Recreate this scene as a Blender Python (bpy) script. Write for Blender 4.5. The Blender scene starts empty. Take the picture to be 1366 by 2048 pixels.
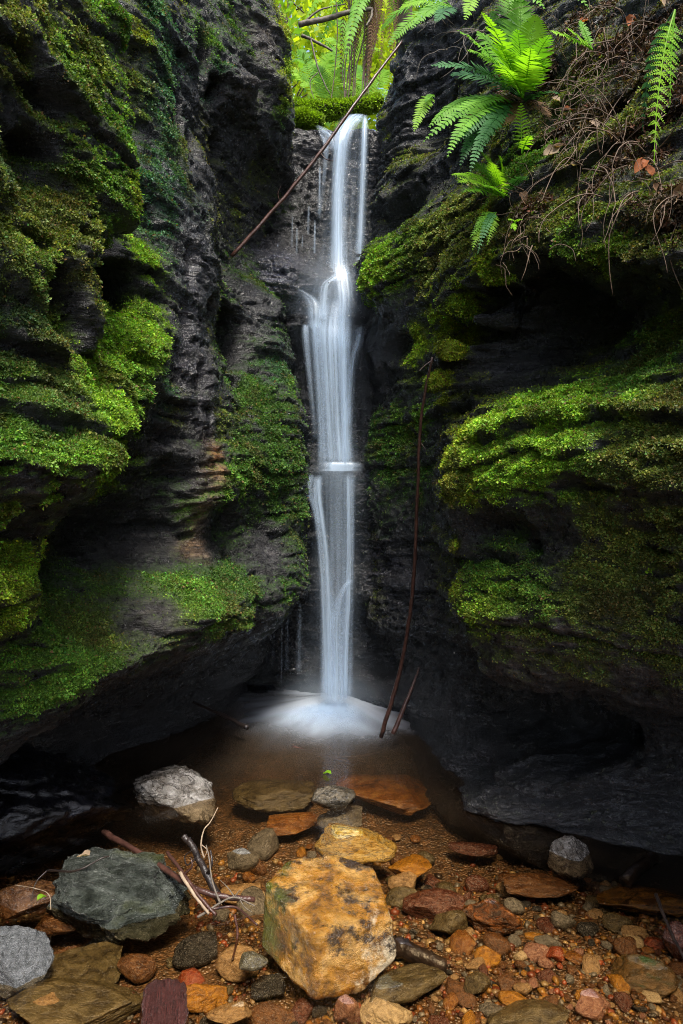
import bpy, math, random
import numpy as np
from mathutils import Vector

random.seed(7)
rng = np.random.default_rng(11)
R = math.radians
scene = bpy.context.scene
col = scene.collection

# ---------------------------------------------------------------- camera, sky, sun, exposure
CAM_H, F, U0, V0 = 1.3, 1365.0, 683.0, 980.0
cam_d = bpy.data.cameras.new('camera')
cam = bpy.data.objects.new('camera', cam_d)
col.objects.link(cam)
cam.location = (0, 0, CAM_H)
cam.rotation_euler = (R(90), 0, 0)
cam_d.sensor_fit = 'VERTICAL'
cam_d.sensor_height = 36.0
cam_d.lens = 36.0 * F / 2048.0
cam_d.shift_y = -(1024 - V0) / 2048.0
cam_d.clip_start = 0.02
cam_d.clip_end = 500
scene.camera = cam

SUN_EL, SUN_AZ = 62.0, 164.0      # high soft light from above and a little behind the camera
world = bpy.data.worlds.new('World')
scene.world = world
world.use_nodes = True
wn = world.node_tree
bg = wn.nodes['Background']
sky = wn.nodes.new('ShaderNodeTexSky')
sky.sky_type = 'NISHITA'
sky.sun_disc = False
sky.sun_elevation = R(SUN_EL)
sky.sun_rotation = R(SUN_AZ)
sky.dust_density = 3.0
sky.air_density = 1.0
wn.links.new(sky.outputs['Color'], bg.inputs['Color'])
bg.inputs['Strength'].default_value = 0.09

sun_d = bpy.data.lights.new('sun', 'SUN')
sun_d.energy = 1.5
sun_d.angle = R(16)
sun_d.color = (1.0, 0.95, 0.86)
sun = bpy.data.objects.new('sun', sun_d)
col.objects.link(sun)
_e, _a = R(SUN_EL), R(SUN_AZ)
to_sun = Vector((math.sin(_a) * math.cos(_e), math.cos(_a) * math.cos(_e), math.sin(_e)))
sun.rotation_euler = (-to_sun).to_track_quat('-Z', 'Y').to_euler()
sun.location = to_sun * 20

scene.view_settings.view_transform = 'Standard'
scene.view_settings.look = 'None'
scene.view_settings.gamma = 1.0
scene.view_settings.use_curve_mapping = False
scene.view_settings.exposure = 2.25
scene.render.engine = 'CYCLES'
scene.cycles.use_denoising = True
scene.cycles.denoising_prefilter = 'NONE'
scene.cycles.filter_width = 0.95
scene.cycles.max_bounces = 8
scene.cycles.transparent_max_bounces = 24
scene.cycles.sample_clamp_indirect = 4.0

# ---------------------------------------------------------------- helpers
def at(u, v, Y):
    """point seen in the direction of photograph pixel (u, v), Y metres ahead"""
    return np.array([(u - U0) * Y / F, Y, CAM_H - (v - V0) * Y / F])

def ground(u, v, z=0.0):
    Y = (CAM_H - z) * F / (v - V0)
    return np.array([(u - U0) * Y / F, Y, z])

def project(P):
    return U0 + F * P[:, 0] / P[:, 1], V0 - F * (P[:, 2] - CAM_H) / P[:, 1]

_perm = np.random.default_rng(3).permutation(256)
_perm = np.concatenate([_perm, _perm, _perm])
_g = np.random.default_rng(4).normal(size=(256, 3))
_g /= np.linalg.norm(_g, axis=1)[:, None]

def perlin(P):
    P = np.asarray(P, dtype=np.float64)
    i = np.floor(P).astype(np.int64)
    f = P - i
    i &= 255
    w = f * f * f * (f * (f * 6 - 15) + 10)
    out = 0
    for dx in (0, 1):
        for dy in (0, 1):
            for dz in (0, 1):
                h = _perm[_perm[_perm[(i[:, 0] + dx) & 255] + ((i[:, 1] + dy) & 255)] + ((i[:, 2] + dz) & 255)]
                g = _g[h]
                d = g[:, 0] * (f[:, 0] - dx) + g[:, 1] * (f[:, 1] - dy) + g[:, 2] * (f[:, 2] - dz)
                ww = (w[:, 0] if dx else 1 - w[:, 0]) * (w[:, 1] if dy else 1 - w[:, 1]) * (w[:, 2] if dz else 1 - w[:, 2])
                out = out + d * ww
    return out * 1.5

def fbm(P, oct=4, lac=2.1, gain=0.5):
    P = np.asarray(P, dtype=np.float64)
    a, s, t = 1.0, 0.0, 0.0
    for k in range(oct):
        s = s + a * perlin(P + 17.3 * k)
        t += a
        P = P * lac
        a *= gain
    return s / t * 1.4

def ridged(P, oct=3):
    a, s = 1.0, 0.0
    for k in range(oct):
        s = s + a * (1 - 2 * np.abs(perlin(P + 9.1 * k)))
        P = P * 2.1
        a *= 0.5
    return s / 1.75

def sstep(a, b, x):
    t = np.clip((x - a) / (b - a), 0, 1)
    return t * t * (3 - 2 * t)

def mesh_np(name, V, Fc, mat=None, parent=None, smooth=True, attrs=None, uv=None):
    """link ONE mesh object from arrays (Fc: n x 3 or n x 4)"""
    V = np.asarray(V, dtype=np.float32)
    Fc = np.asarray(Fc, dtype=np.int32)
    me = bpy.data.meshes.new(name)
    n, k = Fc.shape
    me.vertices.add(len(V))
    me.vertices.foreach_set('co', V.ravel())
    me.loops.add(n * k)
    me.loops.foreach_set('vertex_index', Fc.ravel())
    me.polygons.add(n)
    me.polygons.foreach_set('loop_start', np.arange(0, n * k, k, dtype=np.int32))
    me.polygons.foreach_set('use_smooth', np.full(n, smooth, dtype=bool))
    me.update(calc_edges=True)
    if attrs:
        for an, av in attrs.items():
            av = np.asarray(av, dtype=np.float32)
            if av.ndim == 1:
                a = me.attributes.new(an, 'FLOAT', 'POINT')
                a.data.foreach_set('value', av)
            else:
                a = me.attributes.new(an, 'FLOAT_COLOR', 'POINT')
                if av.shape[1] == 3:
                    av = np.concatenate([av, np.ones((len(av), 1), np.float32)], 1)
                a.data.foreach_set('color', av.ravel())
    if uv is not None:
        l = me.uv_layers.new(name='uv')
        l.data.foreach_set('uv', np.asarray(uv, dtype=np.float32)[Fc.ravel()].ravel())
    o = bpy.data.objects.new(name, me)
    col.objects.link(o)
    if mat:
        me.materials.append(mat)
    if parent is not None:
        o.parent = parent
    return o

def tag(o, label=None, cat=None, group=None, kind=None):
    if label: o['label'] = label
    if cat: o['category'] = cat
    if group: o['group'] = group
    if kind: o['kind'] = kind
    return o

def empty(name, loc, label=None, cat=None, group=None):
    o = bpy.data.objects.new(name, None)
    col.objects.link(o)
    o.location = tuple(loc)
    o.empty_display_size = 0.05
    return tag(o, label, cat, group)

def child(o, parent):
    """geometry of o is in world space: parent it without moving it"""
    o.parent = parent
    o.matrix_parent_inverse = parent_inv(parent)
    return o

def parent_inv(p):
    from mathutils import Matrix
    return Matrix.Translation(-Vector(p.location))

def tube(pts, radii, sides=6, knots=0.0, seed=0):
    pts = np.asarray(pts, dtype=float)
    n = len(pts)
    radii = np.broadcast_to(np.asarray(radii, dtype=float), (n,))
    t = np.gradient(pts, axis=0)
    t /= np.linalg.norm(t, axis=1)[:, None] + 1e-12
    ref = np.array([0.3, 0.5, 0.81])
    a = np.cross(t, ref)
    a /= np.linalg.norm(a, axis=1)[:, None] + 1e-12
    b = np.cross(t, a)
    ang = np.linspace(0, 2 * np.pi, sides, endpoint=False)
    r = radii[:, None]
    if knots:
        rg = np.random.default_rng(seed)
        r = r * (1 + knots * rg.normal(size=(n, sides)))
    V = pts[:, None, :] + r[..., None] * (np.cos(ang)[None, :, None] * a[:, None, :] + np.sin(ang)[None, :, None] * b[:, None, :])
    V = V.reshape(-1, 3)
    Fc = []
    for i in range(n - 1):
        for j in range(sides):
            k = (j + 1) % sides
            Fc.append((i * sides + j, i * sides + k, (i + 1) * sides + k, (i + 1) * sides + j))
    V = np.concatenate([V, pts[:1], pts[-1:]])
    c0, c1 = n * sides, n * sides + 1
    for j in range(sides):
        k = (j + 1) % sides
        Fc.append((c0, k, j, j))
        Fc.append((c1, (n - 1) * sides + j, (n - 1) * sides + k, (n - 1) * sides + k))
    # the caps as quads with a doubled corner would be degenerate: return triangles instead
    tri = []
    for q in Fc:
        if q[2] == q[3]:
            tri.append(q[:3])
        else:
            tri.append((q[0], q[1], q[2]))
            tri.append((q[0], q[2], q[3]))
    return V, np.array(tri)

def spline(P, n):
    """Catmull-Rom through P"""
    P = np.asarray(P, dtype=float)
    Q = np.concatenate([2 * P[:1] - P[1:2], P, 2 * P[-1:] - P[-2:-1]])
    t = np.linspace(0, len(P) - 1, n)
    i = np.minimum(t.astype(int), len(P) - 2)
    f = (t - i)[:, None]
    a, b, c, d = Q[i], Q[i + 1], Q[i + 2], Q[i + 3]
    return 0.5 * (2 * b + (c - a) * f + (2 * a - 5 * b + 4 * c - d) * f ** 2 + (3 * b - a - 3 * c + d) * f ** 3)

def joinVF(parts):
    Vs, Fs, o = [], [], 0
    for V, Fc in parts:
        Vs.append(V); Fs.append(np.asarray(Fc) + o); o += len(V)
    return np.concatenate(Vs), np.concatenate(Fs)

_ico = {}
def ico(sub):
    if sub not in _ico:
        import bmesh
        bm = bmesh.new()
        bmesh.ops.create_icosphere(bm, subdivisions=sub, radius=1.0)
        V = np.array([v.co[:] for v in bm.verts])
        Fc = np.array([[v.index for v in f.verts] for f in bm.faces])
        bm.free()
        _ico[sub] = (V, Fc)
    return _ico[sub]

# ---------------------------------------------------------------- node material helpers
class NT:
    def __init__(s, name):
        s.m = bpy.data.materials.new(name)
        s.m.use_nodes = True
        s.t = s.m.node_tree
        s.t.nodes.clear()
        s.out = s.n('ShaderNodeOutputMaterial')
    def n(s, typ, **kw):
        nd = s.t.nodes.new(typ)
        for k, v in kw.items():
            setattr(nd, k, v)
        return nd
    def l(s, a, b):
        s.t.links.new(a, b)
    def val(s, sock, v):
        if isinstance(v, (int, float)):
            sock.default_value = v
        elif isinstance(v, (tuple, list)):
            sock.default_value = tuple(v) + ((1,) if len(v) == 3 and sock.type == 'RGBA' else ())
        else:
            s.l(v, sock)
    def coord(s, kind='Object', scale=(1, 1, 1), loc=(0, 0, 0)):
        tc = s.n('ShaderNodeTexCoord')
        mp = s.n('ShaderNodeMapping')
        s.l(tc.outputs[kind], mp.inputs['Vector'])
        mp.inputs['Scale'].default_value = scale
        mp.inputs['Location'].default_value = loc
        return mp.outputs['Vector']
    def noise(s, vec, scale, detail=4, rough=0.55, dist=0.0):
        nd = s.n('ShaderNodeTexNoise')
        s.l(vec, nd.inputs['Vector'])
        nd.inputs['Scale'].default_value = scale
        nd.inputs['Detail'].default_value = detail
        nd.inputs['Roughness'].default_value = rough
        nd.inputs['Distortion'].default_value = dist
        return nd.outputs['Fac']
    def voro(s, vec, scale, feature='F1', out='Distance'):
        nd = s.n('ShaderNodeTexVoronoi', feature=feature)
        s.l(vec, nd.inputs['Vector'])
        nd.inputs['Scale'].default_value = scale
        return nd.outputs[out]
    def ramp(s, fac, stops):
        r = s.n('ShaderNodeValToRGB')
        s.val(r.inputs['Fac'], fac)
        e = r.color_ramp.elements
        while len(e) < len(stops):
            e.new(0.5)
        for el, (p, c) in zip(e, stops):
            el.position = p
            if isinstance(c, (int, float)):
                c = (c, c, c)
            el.color = tuple(c) + (1,)
        return r.outputs['Color']
    def math(s, op, a, b=0.0, c=None, clamp=False):
        nd = s.n('ShaderNodeMath', operation=op, use_clamp=clamp)
        s.val(nd.inputs[0], a)
        s.val(nd.inputs[1], b)
        if c is not None:
            s.val(nd.inputs[2], c)
        return nd.outputs[0]
    def mix(s, fac, a, b, blend='MIX'):
        nd = s.n('ShaderNodeMix', data_type='RGBA', blend_type=blend)
        s.val(nd.inputs['Factor'], fac)
        s.val(nd.inputs[6], a)
        s.val(nd.inputs[7], b)
        return nd.outputs[2]
    def attr(s, name, out='Fac'):
        nd = s.n('ShaderNodeAttribute', attribute_name=name)
        return nd.outputs[out]
    def bump(s, h, strength=0.5, dist=0.01, normal=None):
        b = s.n('ShaderNodeBump')
        b.inputs['Strength'].default_value = strength
        b.inputs['Distance'].default_value = dist
        s.l(h, b.inputs['Height'])
        if normal is not None:
            s.l(normal, b.inputs['Normal'])
        return b.outputs['Normal']
    def bsdf(s, color, rough=0.6, normal=None, spec=0.5, coat=None):
        p = s.n('ShaderNodeBsdfPrincipled')
        s.val(p.inputs['Base Color'], color)
        s.val(p.inputs['Roughness'], rough)
        s.val(p.inputs['Specular IOR Level'], spec)
        if normal is not None:
            s.l(normal, p.inputs['Normal'])
        if coat is not None:
            s.val(p.inputs['Coat Weight'], coat)
            p.inputs['Coat Roughness'].default_value = 0.12
            if normal is not None:
                s.l(normal, p.inputs['Coat Normal'])
        return p.outputs['BSDF']
    def done(s, shader):
        s.l(shader, s.out.inputs['Surface'])
        return s.m

def cliff_material():
    t = NT('wet layered sandstone')
    v = t.coord('Object')
    vs = t.coord('Object', (1, 1, 5.5))
    n1 = t.noise(v, 3.0, 6, 0.6)
    n2 = t.noise(vs, 7.0, 8, 0.65, 0.4)
    n3 = t.noise(v, 55.0, 4, 0.6)
    base = t.ramp(n2, [(0.3, (0.005, 0.005, 0.006)), (0.47, (0.013, 0.0127, 0.0135)), (0.58, (0.024, 0.0235, 0.0245)), (0.74, (0.075, 0.070, 0.067))])
    tint = t.attr('rockcol', 'Color')
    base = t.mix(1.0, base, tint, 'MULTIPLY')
    fine = t.ramp(n3, [(0.32, 0.25), (0.68, 1.6)])
    base = t.mix(1.0, base, fine, 'MULTIPLY')
    mossw = t.attr('moss')
    mc = t.attr('mosscol', 'Color')
    mossn = t.noise(v, 120.0, 3, 0.7)
    mcol = t.mix(1.0, mc, t.ramp(mossn, [(0.3, 0.25), (0.7, 1.2)]), 'MULTIPLY')
    edge = t.math('ADD', mossw, t.math('MULTIPLY', t.math('SUBTRACT', n3, 0.5), 0.9))
    mf = t.math('MULTIPLY', t.ramp(edge, [(0.12, 0.0), (0.75, 1.0)]), 0.9)
    colr = t.mix(mf, base, mcol)
    wet = t.attr('wet')
    rr = t.ramp(t.noise(v, 22.0, 4, 0.6), [(0.35, 0.14), (0.7, 0.48)])
    rough = t.math('MULTIPLY', rr, t.math('SUBTRACT', 1.05, t.math('MULTIPLY', wet, 0.6)))
    rough = t.math('ADD', rough, t.math('MULTIPLY', mf, 0.5), clamp=True)
    h = t.math('ADD', t.math('MULTIPLY', n2, 1.0), t.math('MULTIPLY', n3, 0.30))
    h = t.math('ADD', h, t.math('MULTIPLY', t.noise(vs, 30.0, 6, 0.7), 0.55))
    nm = t.bump(h, 0.95, 0.035)
    nm = t.bump(t.noise(v, 150.0, 4, 0.7), 0.8, 0.008, nm)
    spec = t.math('SUBTRACT', 0.55, t.math('MULTIPLY', mf, 0.45))
    return t.done(t.bsdf(colr, rough, nm, spec, t.math('MULTIPLY', t.math('MULTIPLY', wet, t.math('SUBTRACT', 1.0, mf)), 0.7)))

def moss_material(trans=0.3):
    t = NT('moss leaves')
    c = t.attr('col', 'Color')
    p = t.bsdf(c, 0.55, None, 0.25)
    tr = t.n('ShaderNodeBsdfTranslucent')
    t.l(t.mix(1.0, c, (1.5, 1.6, 0.7), 'MULTIPLY'), tr.inputs['Color'])
    mx = t.n('ShaderNodeMixShader')
    mx.inputs[0].default_value = trans
    t.l(p, mx.inputs[1]); t.l(tr.outputs[0], mx.inputs[2])
    return t.done(mx.outputs[0])

def leaf_material(name, c1, c2, trans=0.4, rough=0.4):
    t = NT(name)
    v = t.coord('Object')
    n = t.noise(v, 9.0, 3)
    c = t.ramp(n, [(0.3, c1), (0.7, c2)])
    p = t.bsdf(c, rough + .15, None, 0.2)
    tr = t.n('ShaderNodeBsdfTranslucent')
    t.l(t.mix(1.0, c, (1.7, 1.8, 0.7), 'MULTIPLY'), tr.inputs['Color'])
    mx = t.n('ShaderNodeMixShader')
    mx.inputs[0].default_value = trans
    t.l(p, mx.inputs[1]); t.l(tr.outputs[0], mx.inputs[2])
    return t.done(mx.outputs[0])

def stone_material(name, stops, scale=9.0, rough=(0.25, 0.6), bump=0.5, aniso=(1, 1, 1), speck=None, vein=None, moss=None, coat=0.22):
    """stops: colour ramp over a distorted noise, in the stone's own coordinates"""
    t = NT(name)
    v = t.coord('Object', aniso)
    oi = t.n('ShaderNodeObjectInfo')
    add = t.n('ShaderNodeVectorMath', operation='ADD')
    t.l(v, add.inputs[0])
    cmb = t.n('ShaderNodeCombineXYZ')
    t.l(t.math('MULTIPLY', oi.outputs['Random'], 37.0), cmb.inputs[0])
    t.l(t.math('MULTIPLY', oi.outputs['Random'], 11.0), cmb.inputs[2])
    t.l(cmb.outputs[0], add.inputs[1])
    v = add.outputs[0]
    n1 = t.noise(v, scale, 7, 0.62, 0.7)
    c = t.ramp(n1, stops)
    c = t.mix(0.30, c, t.mix(1.0, c, (0.62, 0.52, 0.40), 'MULTIPLY'))
    n2 = t.noise(v, scale * 7, 5, 0.65)
    c = t.mix(1.0, c, t.ramp(n2, [(0.28, 0.55), (0.72, 1.3)]), 'MULTIPLY')
    if vein:
        n3 = t.noise(v, scale * 0.8, 5, 0.6, 1.6)
        band = t.math('ABSOLUTE', t.math('SUBTRACT', n3, 0.5))
        c = t.mix(t.ramp(band, [(0.0, 1.0), (0.035, 0.0)]), c, vein)
    if speck:
        s = t.voro(v, scale * 9)
        c = t.mix(t.ramp(s, [(0.12, 1.0), (0.3, 0.0)]), c, speck)
    if moss:
        mc, thr = moss
        n4 = t.noise(v, scale * 0.45, 4, 0.6)
        c = t.mix(t.ramp(n4, [(thr, 0.0), (thr + 0.12, 0.9)]), c, mc)
    r = t.ramp(t.noise(v, scale * 2.2, 4), [(0.35, rough[0] * 0.6), (0.7, rough[1] * 0.8)])
    h = t.math('ADD', n1, t.math('MULTIPLY', n2, 0.35))
    nm = t.bump(h, bump, 0.02)
    nm = t.bump(t.noise(v, scale * 22, 3, 0.7), 0.35, 0.003, nm)
    return t.done(t.bsdf(c, r, nm, 0.5, coat if coat else None))

# ---------------------------------------------------------------- the gorge: three rock faces
def rbf(ctrl, vals, A, B, sa=1.0, sb=1.0, eps=0.025):
    C = np.column_stack([ctrl[:, 0] * sa, ctrl[:, 1] * sb])
    n = len(C)
    D = np.sqrt(((C[:, None] - C[None]) ** 2).sum(-1) + eps * eps)
    K = np.zeros((n + 3, n + 3))
    K[:n, :n] = -D + np.eye(n) * -0.004 * -1
    K[:n, n] = 1
    K[:n, n + 1:] = C
    K[n, :n] = 1
    K[n + 1:, :n] = C.T
    w = np.linalg.lstsq(K, np.concatenate([vals, np.zeros(3)]), rcond=None)[0]
    out = np.empty(A.size)
    a, b = A.ravel() * sa, B.ravel() * sb
    for s in range(0, A.size, 20000):
        e = slice(s, s + 20000)
        d = np.sqrt((a[e, None] - C[None, :, 0]) ** 2 + (b[e, None] - C[None, :, 1]) ** 2 + eps * eps)
        out[e] = -d @ w[:n] + w[n] + a[e] * w[n + 1] + b[e] * w[n + 2]
    return out.reshape(A.shape)

def layered(z, s, T, seed):
    zz = z / T
    i = np.floor(zz)
    t = zz - i
    amp = 0.55 + 0.9 * perlin(np.column_stack([s * 1.3, i * 5.71 + seed, np.full_like(s, seed * 1.37)]))
    amp = np.clip(amp, 0.0, 1.4)
    return amp * (sstep(0, 0.17, t) * (1.0 - 0.72 * t))

def grid_normals(P):
    da = np.gradient(P, axis=0)
    db = np.gradient(P, axis=1)
    n = np.cross(da, db)
    n /= np.linalg.norm(n, axis=2)[..., None] + 1e-12
    return n

def rock_relief(P, k):
    """relief added along the surface normal: beds of sandstone, undercut at their foot, scallops and grain"""
    x, y, z = P.T
    s = np.where(np.abs(P[:, 0]) > -9, x * 0.6 + y, 0)
    warp = 0.10 * fbm(P * 1.6 + k, 3) + 0.05 * s + 0.02 * fbm(P * 6 + k, 2)
    zc = z + warp + 0.06 * np.sin(z * 7.3 + k)
    d = 0.085 * layered(zc, s, 0.31, k + 1.0)
    d += 0.034 * layered(zc + 0.02 * np.sin(z * 19), s * 1.7, 0.105, k + 5.0)
    d += 0.055 * fbm(P * 2.7 + 3 * k, 4)
    d += 0.020 * ridged(P * np.array([5, 5, 7.5]) + k, 3) - 0.07
    # broken thin beds, cracks and grain
    zf = zc + 0.012 * fbm(P * 14 + k, 2)
    f = 0.022 * layered(zf, s * 2.4, 0.047, k + 9.0) + 0.011 * layered(zf, s * 4, 0.021, k + 13.0)
    pit = np.clip(fbm(P * np.array([9, 9, 16]) + k, 4), -1, 1)
    f += 0.009 * ridged(P * np.array([7, 7, 26]) + k, 3) - 0.022 * sstep(0.25, 0.6, pit) + 0.006 * fbm(P * np.array([26, 26, 60]) + k, 2)
    return d, f - 0.03

def axis_samples(segs):
    out = []
    for a, b, st in segs:
        out.append(np.arange(a, b, st))
    out.append([segs[-1][1]])
    return np.concatenate(out)

CLIFF = {}
# hollows weathered into the rock (and a few swellings): seen at (u, v), radius in photo pixels, depth in metres, height factor
DENTS = dict(left=[(228,500,40,.30,1.9),(238,570,34,.22,1.3),(150,605,40,.28,1.4),(172,665,34,.26,1.3),(455,690,32,.28,1.8),(478,752,24,.2,1.3),(440,630,22,.18,1.4),
  (372,240,15,.14,2.6),(425,110,20,.16,2.6),(400,300,16,.14,2.4),(436,330,22,.2,2.2),(445,180,20,.14,2.2),(60,300,40,.10,.6),(110,210,55,.09,.5),(60,110,50,.10,.5),(90,480,40,.06,.5),(190,460,30,.06,.5),
  (40,700,70,.06,.35),(110,720,60,.06,.35),(300,720,40,.05,.4),(330,600,40,.06,.5),(360,960,50,.08,.6),(330,905,18,-.06,.8),(100,830,60,-.05,.6),(210,900,60,-.05,.6),
  (395,520,18,.05,2.4),(380,640,16,.05,2.4),(415,760,16,.05,2.4),(430,470,14,.05,2.4)],
 right=[(1052,1105,24,.2,.5),(960,520,34,-.07,1.2),(930,620,30,-.08,1.2),(897,700,26,-.08,1.2),(876,770,20,-.06,1.4),(1300,1112,60,.14,.12),(1150,985,80,.05,.3),(1000,1070,90,.06,.3),(1250,870,60,.05,.3),(780,430,60,.12,.5),(850,260,70,.14,.8),(790,700,50,.08,.5),
  (930,500,40,.07,1.6),(1010,630,25,.08,1.2),(890,870,16,.08,1.5)])
def cliff(name, mode, ctrl_px, extra, sa_, sz_, seed, sign, relief=1.0, sb=1.3, rfun=None):
    pts = [at(*c) for c in ctrl_px] + [np.array(e, float) for e in extra]
    pts = np.array(pts)
    A, B = np.meshgrid(sa_, sz_, indexing='ij')
    if mode == 'x':
        X = rbf(pts[:, [1, 2]], pts[:, 0], A, B, 1.0, sb)
        P = np.stack([X, A, B], -1)
    else:
        Y = rbf(pts[:, [0, 2]], pts[:, 1], A, B, 1.0, sb)
        P = np.stack([A, Y, B], -1)
    N = grid_normals(P)
    N *= sign
    N[..., 2] *= 0.35
    N /= np.linalg.norm(N, axis=2)[..., None]
    d, fine = rock_relief(P.reshape(-1, 3), seed)
    d, fine = d.reshape(A.shape) * relief, fine.reshape(A.shape)
    if rfun is not None:
        d = d * rfun(P)
    d = d + fine
    P = P + N * d[..., None]
    Pf = P.reshape(-1, 3)
    Nf = N.reshape(-1, 3)
    for u, v, r, dep, zs in DENTS.get(name, ()):
        pu, pv = project(Pf)
        mm = (Pf[:, 1] > .8) & (np.abs(pu - u) < 9) & (np.abs(pv - v) < 9)
        if not mm.any():
            continue
        q = Pf[mm]; q = q[np.argmin(q[:, 1])]
        rr = r * q[1] / F
        dd = (Pf - q) / np.array([rr, rr, rr * zs])
        g = np.exp(-((dd ** 2).sum(1)) ** 1.5)
        Pf = Pf - Nf * (dep * g)[:, None]
    P = Pf.reshape(P.shape)
    na, nb = A.shape
    idx = np.arange(na * nb).reshape(na, nb)
    q = np.stack([idx[:-1, :-1], idx[1:, :-1], idx[1:, 1:], idx[:-1, 1:]], -1).reshape(-1, 4)
    if sign < 0:
        q = q[:, ::-1]
    Nv = grid_normals(P) * sign
    CLIFF[name] = dict(P=P.reshape(-1, 3), N=Nv.reshape(-1, 3), F=q)
    return CLIFF[name]

left_px = [
 # u, v, Y
 (-150,50,1.3),(0,50,1.62),(100,50,1.85),(200,50,2.05),(275,50,2.2),(110,50,2.42),(290,50,2.75),(340,50,2.92),(372,50,3.15),(395,50,3.2),(430,50,3.3),(455,50,3.55),(520,50,3.55),(570,50,3.68),(588,50,3.85),(560,50,4.4),
 (-120,160,1.35),(0,160,1.66),(90,160,1.78),(180,160,1.98),(270,160,2.2),(100,160,2.42),(285,160,2.72),(330,160,2.85),(362,160,3.0),(385,160,3.3),(410,160,3.25),(450,160,3.35),(480,160,3.6),(530,160,3.55),(575,160,3.7),(586,160,3.9),
 (-100,250,1.4),(0,250,1.62),(60,250,1.85),(120,250,1.85),(200,250,2.0),(280,250,2.22),(110,250,2.46),(290,250,2.75),(340,250,2.86),(362,250,3.0),(392,250,3.35),(430,250,3.35),(470,250,3.6),(520,250,3.7),(580,250,3.9),(560,250,4.5),
 (0,350,1.6),(30,350,1.7),(50,350,1.9),(140,350,1.95),(230,350,2.08),(285,350,2.25),(170,350,2.45),(300,350,2.7),(360,350,2.85),(400,350,3.05),(430,350,3.25),(455,350,3.7),(520,350,4.0),(600,350,4.35),
 (-60,440,1.5),(0,440,1.7),(60,440,1.75),(130,440,1.9),(200,430,2.0),(285,430,2.27),(230,470,2.5),(300,440,2.75),(350,440,2.85),(400,440,3.0),(440,440,3.2),(440,440,3.7),(520,440,4.1),
 (0,520,1.6),(60,520,1.72),(130,500,1.85),(190,470,1.95),(200,530,2.45),(250,530,2.55),(290,520,2.6),(340,520,2.75),(400,520,2.95),(450,520,3.15),(445,540,3.6),(470,520,3.9),
 (0,600,1.66),(60,600,1.74),(100,580,1.85),(150,600,2.25),(170,650,2.25),(205,590,2.05),(214,640,2.08),(235,600,2.55),(300,600,2.62),(340,600,2.72),(375,600,2.9),(410,600,3.05),(455,600,3.2),(480,620,3.6),(505,610,3.75),(570,600,4.0),
 (0,680,1.68),(80,680,1.76),(160,690,1.92),(200,690,2.25),(240,680,2.35),(300,670,2.4),(355,680,2.6),(365,690,2.85),(400,690,2.95),(440,660,3.65),(470,720,3.6),(500,680,3.7),(550,680,3.75),(575,700,3.9),
 (0,760,1.7),(100,760,1.85),(160,740,1.98),(200,760,2.15),(270,760,2.3),(330,770,2.5),(350,760,2.85),(400,760,2.95),(450,760,3.1),(480,765,3.5),(540,770,3.65),(590,780,3.85),
 (-80,850,1.45),(0,850,1.66),(100,850,1.78),(200,850,1.98),(280,840,2.2),(310,850,2.6),(360,850,2.85),(430,850,3.05),(475,850,3.25),(540,850,3.5),(610,850,3.8),(600,850,4.4),
 (-80,930,1.45),(0,930,1.62),(100,930,1.72),(200,930,1.85),(262,930,2.0),(280,930,2.7),(340,930,2.85),(410,930,2.95),(460,930,3.1),(500,930,3.3),(560,930,3.55),(628,930,3.85),
 (0,985,1.68),(100,985,1.8),(210,980,1.97),(230,1000,2.7),(320,1000,2.9),(420,1000,3.0),(480,1000,3.25),(550,1000,3.55),(622,990,3.85),
 (0,1030,1.7),(60,1030,1.8),(100,1060,2.5),(200,1060,2.8),(300,1060,2.95),(390,1060,3.0),(440,1060,3.25),(520,1060,3.5),(620,1050,3.95),
 (0,1100,1.9),(80,1110,2.3),(180,1120,2.7),(280,1120,2.85),(380,1120,2.95),(480,1120,3.3),(620,1120,3.9),
 (-60,1170,1.6),(0,1170,1.75),(80,1170,1.92),(110,1170,2.5),(200,1170,2.55),(300,1170,2.65),(400,1170,2.75),(480,1170,3.05),(560,1170,3.4),(630,1180,3.8),
 (-60,1240,1.62),(0,1240,1.8),(75,1240,1.98),(110,1250,2.35),(200,1250,2.4),(300,1250,2.5),(400,1240,2.6),(470,1240,2.8),(515,1255,3.0),(560,1240,3.5),
 (0,1320,2.05),(80,1330,2.1),(150,1330,2.15),(220,1320,2.25),(300,1310,2.4),(380,1290,2.6),
 (0,1390,2.1),(90,1395,2.13),(180,1380,2.2),
 (0,1470,2.7),(120,1440,2.8),(220,1400,3.0),(330,1380,3.3),(430,1340,3.7),(520,1310,4.0),
 (60,1540,2.9),(250,1480,3.35),(400,1440,3.7),
]
left_extra = [(-1.25,-1.2,0.0),(-1.2,-1.2,1.5),(-1.2,-1.2,2.6),(-1.6,-1.2,4.0),(-1.15,0.2,0.0),(-1.0,0.2,1.3),(-1.0,0.2,2.4),(-1.4,0.2,3.6),(-1.3,1.2,0.0),
 (-1.2,1.5,3.4),(-1.6,1.8,4.4),(-1.5,2.6,4.6),(-1.2,3.4,4.8),(-1.0,4.2,5.0),(-0.9,5.2,4.6),(-0.7,5.2,3.6),(-0.6,5.2,2.0),(-0.6,5.2,0.0),
 (-1.45,2.4,-0.4),(-1.2,3.2,-0.4),(-0.7,4.3,-0.4)]
SZ = axis_samples([(-0.45, 0.0, 0.03), (0.0, 4.0, 0.0095), (4.0, 4.7, 0.05)])
L = cliff('left', 'x', left_px, left_extra, axis_samples([(-1.2, 1.2, 0.06), (1.2, 1.6, 0.015), (1.6, 4.1, 0.008), (4.1, 5.2, 0.04)]), SZ, 2.0, 1.0, rfun=lambda P: 0.62 + 0 * P[..., 1])

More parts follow.
